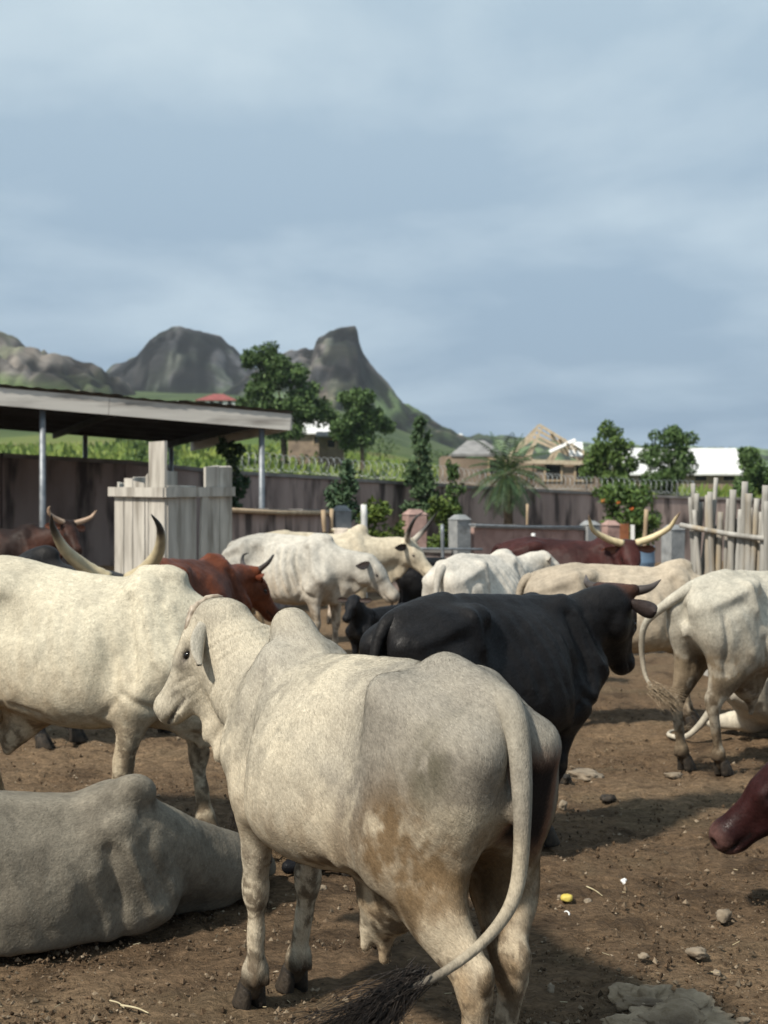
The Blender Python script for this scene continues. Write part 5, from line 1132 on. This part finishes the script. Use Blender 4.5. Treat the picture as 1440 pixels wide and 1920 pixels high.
# horn shapes in the head frame: x along the face, y sideways, z up from the forehead
def lyre(span, rise, r=0.036, back=0.0, tip=0.6):
    return dict(r=r, pts=[(0.0, 0.07, 0.0), (-0.02 - back * 0.2, 0.07 + span * 0.42, rise * 0.14), (-0.04 - back * 0.5, 0.07 + span * 0.85, rise * 0.42), (-0.06 - back * 0.8, 0.07 + span, rise * 0.75), (-0.05 - back, 0.07 + span * (0.55 + 0.45 * tip), rise)])
def stub(l, r=0.022): return dict(r=r, pts=[(0.0, 0.06, 0.0), (0.0, 0.06 + l * 0.6, l * 0.25), (0.01, 0.06 + l * 0.85, l * 0.8)])
ET_W = ((0.42, 0.38, 0.31), (0.36, 0.26, 0.20)); ET_B = ((0.014, 0.012, 0.012), (0.05, 0.035, 0.03)); ET_R = ((0.12, 0.035, 0.018), (0.16, 0.07, 0.045))
GH = 'cattle standing and lying in the pen'

# white bull walking in from the left
cattle('zebu_bull', 'white humped bull standing at the left edge, flank toward us, head hidden', 'bull', (-1.50, 6.66, 0), -18.0, 1.05, 0.012,
    coat=coat_pale(base=(0.56, 0.51, 0.39), shade=(0.38, 0.345, 0.27), grey=0.5, dirt=0.9, mud=0.9, seed=11), mat=M_COAT, head=dict(pos=(0.96, 0.20, 0.84), yaw=28, pitch=58, size=0.92, bow=(0.06, 0, 0.02)),
    hump=0.32, hair=120000, bony=1.3, ribs=0.003, dewlap=1.5, throat=1.0, sheath=1.0, sheath_x=-0.30, rump=0.075, depth=1.04, feet=dict(fl=(0.10, 0.0), fr=(-0.26, 0.0), hl=(0.12, 0), hr=(-0.1, 0)), ear_tint=ET_W, ear_pose=(20, 20), horns=None, folds=0.001, group=GH)
# grey cow lying in front of it
cattle('zebu_cow', 'grey humped cow lying on the dirt at the lower left with its back to us', 'cow', (-1.45, 5.18, 0), 20.0, 0.98, 0.011,
    coat=coat_pale(base=(0.205, 0.182, 0.142), shade=(0.13, 0.114, 0.09), grey=0.9, dirt=0.35, mud=0.5, seed=21, stain=(0.20, 0.15, 0.10)), mat=M_COAT, lying=True, roll=28, drop=0.64, legs=1, ribs=0.0015,  # grey coat, darkened further so its colour carries the near flank's shade
    head=dict(pos=(1.00, 0.14, 0.24), yaw=62, pitch=16, size=0.92, bow=(0, 0, -0.02)), neck=1.05, rump=0.08, hair=120000, bony=1.6, ear_size=0.22, hump=0.85, dewlap=1.0, feet=None, ear_tint=ET_W, ear_pose=(60, 40), fat=1.06, depth=0.95, folds=0.001, group=GH)
# dark bull behind the white bull
cattle('longhorn_bull', 'charcoal bull with tall cream horns tipped black, rising behind the white bull', 'bull', (-2.80, 9.55, 0), -12.0, 1.04, 0.018,
    coat=coat_solid((0.030, 0.028, 0.027), (0.016, 0.015, 0.015), seed=2, dust=0.3), mat=M_DARK, head=dict(pos=(1.04, -0.10, 1.085), yaw=-84, pitch=46, roll=0), horns=lyre(0.27, 0.56, 0.056, tip=0.8),
    horn_tint=((0.42, 0.35, 0.22), (0.035, 0.032, 0.03), 0.66), hump=0.6, ear_tint=ET_B, ear_pose=(5, 10), feet=dict(fl=(0.1, 0), hr=(0.1, 0)), group=GH)
# brown cow under the shed
cattle('horned_cow', 'dark brown cow with short pale horns standing in the shade of the open shed', 'cow', (-5.25, 18.6, 0), -4.0, 1.08, 0.03,
    coat=coat_solid((0.060, 0.026, 0.018), (0.020, 0.012, 0.010), seed=6), mat=M_DARK, head=dict(pos=(0.98, -0.05, 1.30), yaw=-48, pitch=42, roll=-6), horns=lyre(0.25, 0.20, 0.034, tip=1.0),
    horn_tint=((0.48, 0.34, 0.24), (0.4, 0.3, 0.22), 0.9), hump=0.5, ear_tint=ET_R, ear_pose=(10, 10), group=GH)
# red cow
cattle('red_cow', 'chestnut red cow seen from behind beside the plank enclosure', 'cow', (-1.50, 10.5, 0), 68.0, 0.98, 0.018,
    coat=coat_solid((0.135, 0.040, 0.018), (0.075, 0.024, 0.012), seed=8), mat=M_DARK, head=dict(pos=(0.92, -0.10, 1.12), yaw=-28, pitch=50), horns=lyre(0.14, 0.16, 0.026), horn_tint=((0.06, 0.05, 0.045), (0.02, 0.018, 0.016), 0.5),
    hump=0.25, bony=1.6, ear_tint=ET_R, ear_pose=(10, 10), fat=1.0, group=GH)
# thin white cow
cattle('thin_cow', 'thin white cow with ribs showing, head lowered to the right', 'cow', (-1.02, 14.5, 0), -36.0, 1.05, 0.022,
    coat=coat_pale(base=(0.46, 0.435, 0.38), shade=(0.22, 0.21, 0.19), grey=0.5, dirt=0.9, mud=0.8, seed=31), ribs=0.026, bony=2.6, head=dict(pos=(0.98, 0.12, 1.05), yaw=24, pitch=50, bow=(0.0, 0, -0.02)), horns=None,
    hump=0.3, fat=0.9, dewlap=0.8, ear_tint=((0.10, 0.09, 0.085), (0.2, 0.15, 0.13)), ear_pose=(15, 5), group=GH)
# cream cow with lyre horns
cattle('longhorn_cow', 'cream cow with upright curved horns and dark ears behind the thin cow', 'cow', (-0.80, 16.4, 0), 4.0, 1.06, 0.022,
    coat=coat_pale(base=(0.54, 0.475, 0.36), shade=(0.36, 0.31, 0.225), grey=0.6, dirt=0.7, mud=0.8, seed=41), head=dict(pos=(1.05, -0.06, 1.14), yaw=-30, pitch=44), horns=lyre(0.17, 0.42, 0.036, tip=0.35),
    horn_tint=((0.40, 0.36, 0.30), (0.03, 0.028, 0.026), 0.35), hump=0.9, ear_tint=ET_B, ear_pose=(5, 0), dewlap=1.2, group=GH)
# cow facing us behind those two
cattle('zebu_cow', 'pale cow facing the camera behind the cream horned cow, only its head top shows', 'cow', (-0.62, 19.8, 0), -88.0, 1.0, 0.03,
    coat=coat_pale(base=(0.60, 0.50, 0.40), seed=51), head=dict(pos=(0.92, 0.0, 1.29), yaw=0, pitch=55), horns=stub(0.12), ear_tint=ET_B, ear_pose=(0, 0), hump=0.4, group=GH)
# black calf
cattle('calf', 'small black calf standing among the legs of the pale cows', 'calf', (0.02, 12.6, 0), 222.0, 0.58, 0.014,
    coat=coat_solid((0.014, 0.014, 0.016), (0.008, 0.008, 0.009), seed=3), mat=M_DARK, head=dict(pos=(0.72, 0.06, 1.42), yaw=25, pitch=38, size=1.0), calf=True, hump=0, dewlap=0, ear_tint=ET_B, ear_pose=(0, 0), fat=0.85, group=GH)
# white cow, rump toward us
cattle('zebu_cow', 'white cow with its rump toward us just above the black cow', 'cow', (0.80, 11.5, 0), 60.0, 0.98, 0.018,
    coat=coat_pale(base=(0.58, 0.54, 0.47), shade=(0.38, 0.355, 0.31), grey=0.35, dirt=0.5, mud=0.8, seed=61), head=dict(pos=(1.0, -0.16, 1.22), yaw=-30, pitch=40), horns=None, hump=0.35, ribs=0.005, bony=1.8, ear_tint=ET_W, ear_pose=(20, 30), group=GH)
# black calf behind
cattle('calf', 'black calf half hidden between the cream cow and the white rump', 'calf', (0.72, 17.2, 0), 8.0, 0.80, 0.024,
    coat=coat_solid((0.014, 0.014, 0.016), (0.008, 0.008, 0.009), seed=4), mat=M_DARK, head=dict(pos=(0.95, 0, 1.05), yaw=10, pitch=55), hump=0.3, dewlap=0.5, ear_tint=ET_B, group=GH)
# black cow
cattle('black_cow', 'large black cow with short horns and a brown poll behind the foreground cow', 'cow', (0.50, 6.5, 0), 45.0, 0.97, 0.012,
    coat=coat_solid((0.014, 0.013, 0.013), (0.008, 0.0075, 0.008), poll=(0.075, 0.034, 0.022), seed=5, dust=0.25, muzzle=(0.03, 0.022, 0.02)), mat=M_DARK, head=dict(pos=(0.86, -0.12, 1.23), yaw=22, pitch=56, roll=4),
    horns=stub(0.17, 0.030), horn_tint=((0.05, 0.04, 0.035), (0.09, 0.07, 0.06), 0.6), hump=0, dewlap=1.2, ear_tint=((0.03, 0.022, 0.02), (0.34, 0.20, 0.17)), ear_pose=(38, 8), ear_size=1.05, depth=1.08, fat=1.06,
    feet=dict(fl=(-0.16, 0), fr=(-0.24, 0.04), hl=(0.1, 0), hr=(-0.08, 0)), ribs=0.003, hair=100000, bony=1.6,
    tail=[(-0.62, 0, 1.175), (-0.72, 0, 1.14), (-0.785, 0, 1.02), (-0.80, 0, 0.80), (-0.79, 0.01, 0.58), (-0.78, 0.02, 0.44)], group=GH)
# beige bull
cattle('zebu_bull', 'beige humped bull standing behind the black cow, facing right', 'bull', (1.74, 10.25, 0), 4.0, 0.95, 0.016,
    coat=coat_pale(base=(0.42, 0.355, 0.27), shade=(0.29, 0.245, 0.19), grey=0.6, dirt=0.6, mud=0.9, seed=71), head=dict(pos=(1.06, -0.05, 1.02), yaw=-4, pitch=60), horns=None, hump=0.55, bony=1.8, ribs=0.003, dewlap=1.3,
    feet=dict(fl=(0.08, 0), fr=(-0.02, 0)), ear_tint=ET_W, ear_pose=(25, 10), group=GH)
# maroon longhorn
cattle('longhorn_cow', 'maroon cow with very wide pale horns facing us near the bamboo fence', 'cow', (1.98, 15.2, 0), -14.0, 1.02, 0.024,
    coat=coat_solid((0.055, 0.018, 0.016), (0.030, 0.011, 0.010), seed=12), mat=M_DARK, head=dict(pos=(0.70, -0.16, 1.20), yaw=-72, pitch=50, roll=3), horns=lyre(0.38, 0.44, 0.040, tip=1.15),
    horn_tint=((0.60, 0.50, 0.30), (0.30, 0.20, 0.15), 0.85), hump=0.3, ear_tint=ET_R, ear_pose=(10, 0), group=GH)
# white cow at the right
cattle('zebu_cow', 'white cow at the right edge seen from behind with its tail swung left', 'cow', (2.38, 8.75, 0), 36.0, 0.97, 0.013,
    coat=coat_pale(base=(0.55, 0.51, 0.42), shade=(0.36, 0.335, 0.275), grey=0.5, dirt=1.5, mud=0.95, seed=81, stain=(0.19, 0.145, 0.095)), mat=M_COAT, head=dict(pos=(1.02, -0.1, 1.15), yaw=-10, pitch=55), horns=lyre(0.1, 0.15, 0.026), hump=0.5, hair=80000, ribs=0.004, bony=1.8,
    udder=1, feet=dict(hl=(-0.02, -0.02), hr=(0.05, 0.03), fl=(0.05, 0), fr=(0.0, 0)), ear_tint=ET_W, ear_pose=(20, 20),
    tail=[(-0.62, 0, 1.175), (-0.71, 0.01, 1.145), (-0.79, 0.10, 1.06), (-0.83, 0.22, 0.95), (-0.82, 0.275, 0.82), (-0.80, 0.28, 0.66), (-0.82, 0.22, 0.57), (-0.85, 0.10, 0.52)],
    tuft=dict(L=0.26, n=150, spread=0.22, mat=M_TAILPALE, from_=0.99, dir=(-0.05, -0.85, -0.25), base=0.02, dark=(0.30, 0.24, 0.16)), group=GH)
# white cow lying behind it
cattle('zebu_cow', 'white cow lying on the ground at the right edge, tail stretched on the dirt', 'cow', (2.98, 9.75, 0), 28.0, 0.95, 0.018,
    coat=coat_pale(base=(0.54, 0.49, 0.39), grey=0.4, dirt=0.5, seed=91), lying=True, roll=-8, head=dict(pos=(0.98, 0.0, 0.85), yaw=0, pitch=45), hump=0.7, ear_tint=ET_W,
    tail=[(-0.66, 0, 0.60), (-0.76, 0.02, 0.48), (-0.86, 0.10, 0.22), (-0.95, 0.22, 0.05), (-0.98, 0.38, 0.03), (-0.86, 0.52, 0.03), (-0.70, 0.56, 0.03)], tuft=dict(L=0.14, n=40, mat=M_TAILPALE, from_=0.99, dark=(0.3, 0.24, 0.16)), group=GH)
# maroon head at the right edge
cattle('brown_cow', 'dark maroon cow lying just beyond the right edge, its lowered head reaching in', 'cow', (2.47, 5.42, 0), 172.0, 1.0, 0.011,
    coat=coat_solid((0.030, 0.0095, 0.009), (0.016, 0.006, 0.006), seed=14, muzzle=(0.10, 0.052, 0.045)), mat=M_DARK, lying=True, roll=4, hair=90000, head=dict(pos=(0.84, 0.0, 0.645), yaw=-4, pitch=42, size=1.05, bow=(0, 0, 0)), horns=None, hump=0.4, ear_tint=ET_R, ear_pose=(20, 25), group=GH)
# black calf lying behind the foreground cow
cattle('calf', 'black calf lying behind the front legs of the foreground cow', 'calf', (-0.22, 6.38, 0), 20.0, 0.60, 0.014,
    coat=coat_solid((0.012, 0.012, 0.014), (0.007, 0.007, 0.008), seed=15), mat=M_DARK, lying=True, roll=6, head=dict(pos=(0.92, 0.0, 0.72), yaw=10, pitch=40), calf=True, hump=0, dewlap=0, ear_tint=ET_B, group=GH)
# tan calf lying in the shed
cattle('calf', 'tan calf lying in the shade at the back of the shed', 'calf', (-4.9, 24.5, 0), 12.0, 0.85, 0.03,
    coat=coat_solid((0.30, 0.20, 0.12), (0.22, 0.14, 0.08), seed=16), lying=True, roll=6, head=dict(pos=(0.95, 0.0, 0.72), yaw=10, pitch=40), calf=True, hump=0, dewlap=0, ear_tint=ET_R, group=GH)
# ------------------------------------------------------------------ stones, litter, straw
M_STONE = noise_mat('pale_stone', (0.17, 0.135, 0.095), (0.32, 0.26, 0.19), 14, 0.9, 0.5, c3=(0.13, 0.10, 0.07), scale3=8, ramp3=(0.5, 0.68))
M_ROCKY = noise_mat('buried_rock', (0.20, 0.15, 0.095), (0.36, 0.28, 0.19), 16, 0.95, 1.0, c3=(0.085, 0.06, 0.04), scale3=4, ramp3=(0.45, 0.66), bscale=30)
M_YELLOW = noise_mat('yellow_peel', (0.50, 0.38, 0.07), (0.62, 0.50, 0.12), 20, 0.5, 0.1)
M_STRAW = noise_mat('straw', (0.34, 0.28, 0.17), (0.50, 0.43, 0.28), 30, 0.8, 0.0)
def stone_mesh(name, r, seed, rough=0.35, n=3):
    import bmesh
    bm = bmesh.new(); bmesh.ops.create_icosphere(bm, subdivisions=n, radius=1.0); V = np.array([v.co[:] for v in bm.verts]); d = 1 + rough * ((fbm(V + seed * 3.7, 1.3, 3, seed) - 0.5) * 2 + 0.8 * (np.abs(fbm(V + seed * 1.7, 2.6, 3, seed + 2) - 0.5) * 2 - 0.15)); V2 = np.sign(V) * np.abs(V) ** 0.85 * d[:, None] * np.array(r)
    for v, p in zip(bm.verts, V2): v.co = p
    me = bpy.data.meshes.new(name); bm.to_mesh(me); bm.free()
    me.polygons.foreach_set('use_smooth', np.full(len(me.polygons), True)); return me
def stone(px, row, wpx, hpx, label, seed, mat=None, name='stone', group='loose stones on the dirt'):
    p = G(px, row); k = p[1] / F_PX; me = stone_mesh(name, (wpx / 2 * k, wpx / 2 * k * 0.8, hpx / 2 * k * 1.15), seed, rough=0.6, n=3); o = link(name, me, mat or M_STONE, None, (p[0], p[1], hpx * 0.20 * k)); o.rotation_euler = (0, 0, seed * 1.3); tag(o, label, 'stone', group)
stone(1358, 1722, 30, 20, 'angular pale stone at the right below the maroon head', 3)
stone(1306, 1790, 40, 14, 'flat buff stone above the buried rock', 4)
stone(1208, 1796, 20, 10, 'small brown stone left of the flat buff stone', 5)
stone(1102, 1694, 16, 11, 'small grey stone right of the yellow peel', 6)
stone(1050, 1686, 10, 9, 'tiny pink stone left of the yellow peel', 7)
stone(1055, 1514, 16, 14, 'small round stone by the rump of the foreground cow', 8)
stone(1098, 1456, 70, 14, 'flat pale stone slab half buried behind the foreground cow', 9)
stone(1263, 1456, 34, 10, 'pale flat stone at the hooves of the right white cow', 10)
stone(1033, 1858, 18, 16, 'small grey stone beside the hind leg of the foreground cow', 11)
stone(604, 1668, 18, 10, 'pale pebble between the forelegs of the foreground cow', 12)
stone(1170, 1655, 14, 9, 'white chip lying in the middle of the open dirt', 13, M_WHITE)
stone(1345, 1828, 14, 9, 'small tan stone right of the buried rock', 14)
stone(1395, 1918, 28, 12, 'buff stone at the bottom right corner', 15)
stone(1060, 1468, 26, 18, 'dark clod behind the rump of the foreground cow', 16, M_GROUND if False else M_HOOF)
stone(1140, 1500, 28, 12, 'dark dung lump right of the black clod', 17, M_HOOF)
p = G(1063, 1690); k = p[1] / F_PX; o = link('fruit_peel', stone_mesh('fruit_peel', (12 * k, 9 * k, 6.5 * k), 21, 0.2, 3), M_YELLOW, None, (p[0], p[1], 6 * k)); tag(o, 'small yellow fruit lying on the dirt', 'fruit')
p = G(1064, 1716); k = p[1] / F_PX; o = MB().tube(spline([(-4 * k, 0.02, 0.006), (0, 0.012, 0.010), (3 * k, -0.004, 0.008), (2 * k, -0.022, 0.006)], 10), 0.0035, 6).build('white_scrap', M_WHITE, None, smooth=True, loc=p); tag(o, 'curled white scrap below the yellow fruit', 'litter')
# half buried rock, bottom right
p = G(1236, 1895); p[1] -= 0.02; root = empty('buried_rock', (p[0], p[1], 0)); tag(root, 'large weathered rock breaking through the dirt at the bottom right', 'rock'); k = p[1] / F_PX
for (ox, oy, sx, sy, sz, sd, rz) in ((-20, 30, 66, 50, 30, 31, -0.3), (20, -25, 80, 62, 30, 32, -0.5), (62, 10, 52, 40, 22, 33, -0.7), (-60, -40, 50, 40, 18, 34, 0.2), (40, -75, 60, 40, 20, 35, -0.4)):
    o = link('rock_lobe', stone_mesh('rock_lobe', (sx * k, sy * k * 1.5, sz * k), sd, 0.75, 5), M_ROCKY, root, (ox * k, oy * k * 2.2, -sz * k * 0.30)); o.rotation_euler = (0, 0, rz)
def twig(px, row, px2, row2, r, label, name='twig', mat=None):
    a, b = G(px, row), G(px2, row2); mid = (a + b) / 2 + np.array([0.005, 0.01, 0.012]); a[2] = b[2] = 0.012; o = MB().tube(spline([a - a, mid - a, b - a], 8), np.linspace(r, r * 0.5, 8), 6).build(name, mat or M_STRAW, None, smooth=True, loc=a); tag(o, label, 'twig')
twig(226, 1893, 278, 1908, 0.004, 'dry pale straw stalk at the bottom left')
twig(1100, 1668, 1130, 1686, 0.0035, 'thin dry stalk right of the yellow fruit')
twig(205, 1884, 232, 1898, 0.003, 'short straw beside the pale stalk at the bottom left')
# crumbs of dirt, pebbles and chaff: uncountable
r = np.random.default_rng(11); n = 26000; yy = 4.3 + 8.0 * r.uniform(0, 1, n) ** 1.7; xx = yy * r.uniform(-0.31, 0.31, n)
s = 0.002 + 0.010 * r.uniform(0, 1, n) ** 6; base = np.array([(1, 0, 0), (-1, 0, 0), (0, 1, 0), (0, -1, 0), (0, 0, 1), (0, 0, -1)], float); V = base[None] * (s[:, None, None] * r.uniform(0.6, 1.4, (n, 6, 1))) + r.normal(0, 0.2, (n, 6, 3)) * s[:, None, None] + np.stack([xx, yy, s * 0.2 - 0.004], 1)[:, None]
Tt = np.array([(0, 2, 4), (2, 1, 4), (1, 3, 4), (3, 0, 4), (2, 0, 5), (1, 2, 5), (3, 1, 5), (0, 3, 5)]); T = (np.arange(n)[:, None, None] * 6 + Tt[None]).reshape(-1, 3)
t = r.uniform(0, 1, n) ** 3; c = np.repeat(mixc((0.10, 0.066, 0.04), (0.30, 0.24, 0.17), t) * np.where(r.uniform(0, 1, n) < 0.3, 0.45, 1)[:, None], 6, 0)
M_CRUMB = tint_mat('dirt_crumb', 0.95, 0.1)
tag(link('dirt_crumbs', mesh_np('dirt_crumbs', V.reshape(-1, 3), tris=T, col=c, smooth=False), M_CRUMB), 'crumbs of dirt and pebbles strewn over the pen', 'crumbs', kind='stuff')
n = 110; yy = 4.3 + 6.0 * r.uniform(0, 1, n) ** 1.5; xx = yy * r.uniform(-0.31, 0.31, n); a = r.uniform(0, np.pi, n); L = r.uniform(0.005, 0.016, n); w = 0.0008
d2 = np.stack([np.cos(a) * L, np.sin(a) * L, r.normal(0, 0.003, n)], 1); q2 = np.stack([-np.sin(a) * w, np.cos(a) * w, 0 * a], 1); c0 = np.stack([xx, yy, np.full(n, 0.008)], 1); up = np.array([0, 0, 0.0025])
V = np.stack([c0 - d2 - q2, c0 + d2 - q2, c0 + d2 + q2, c0 - d2 + q2, c0 - d2 + up, c0 + d2 + up], 1); Fq = np.array([(0, 1, 5, 4), (2, 3, 4, 5)]); Qs = (np.arange(n)[:, None, None] * 6 + Fq[None]).reshape(-1, 4)
tag(link('chaff', mesh_np('chaff', V.reshape(-1, 3), quads=Qs, smooth=False), M_STRAW), 'short bits of straw scattered over the dirt', 'straw', kind='stuff')
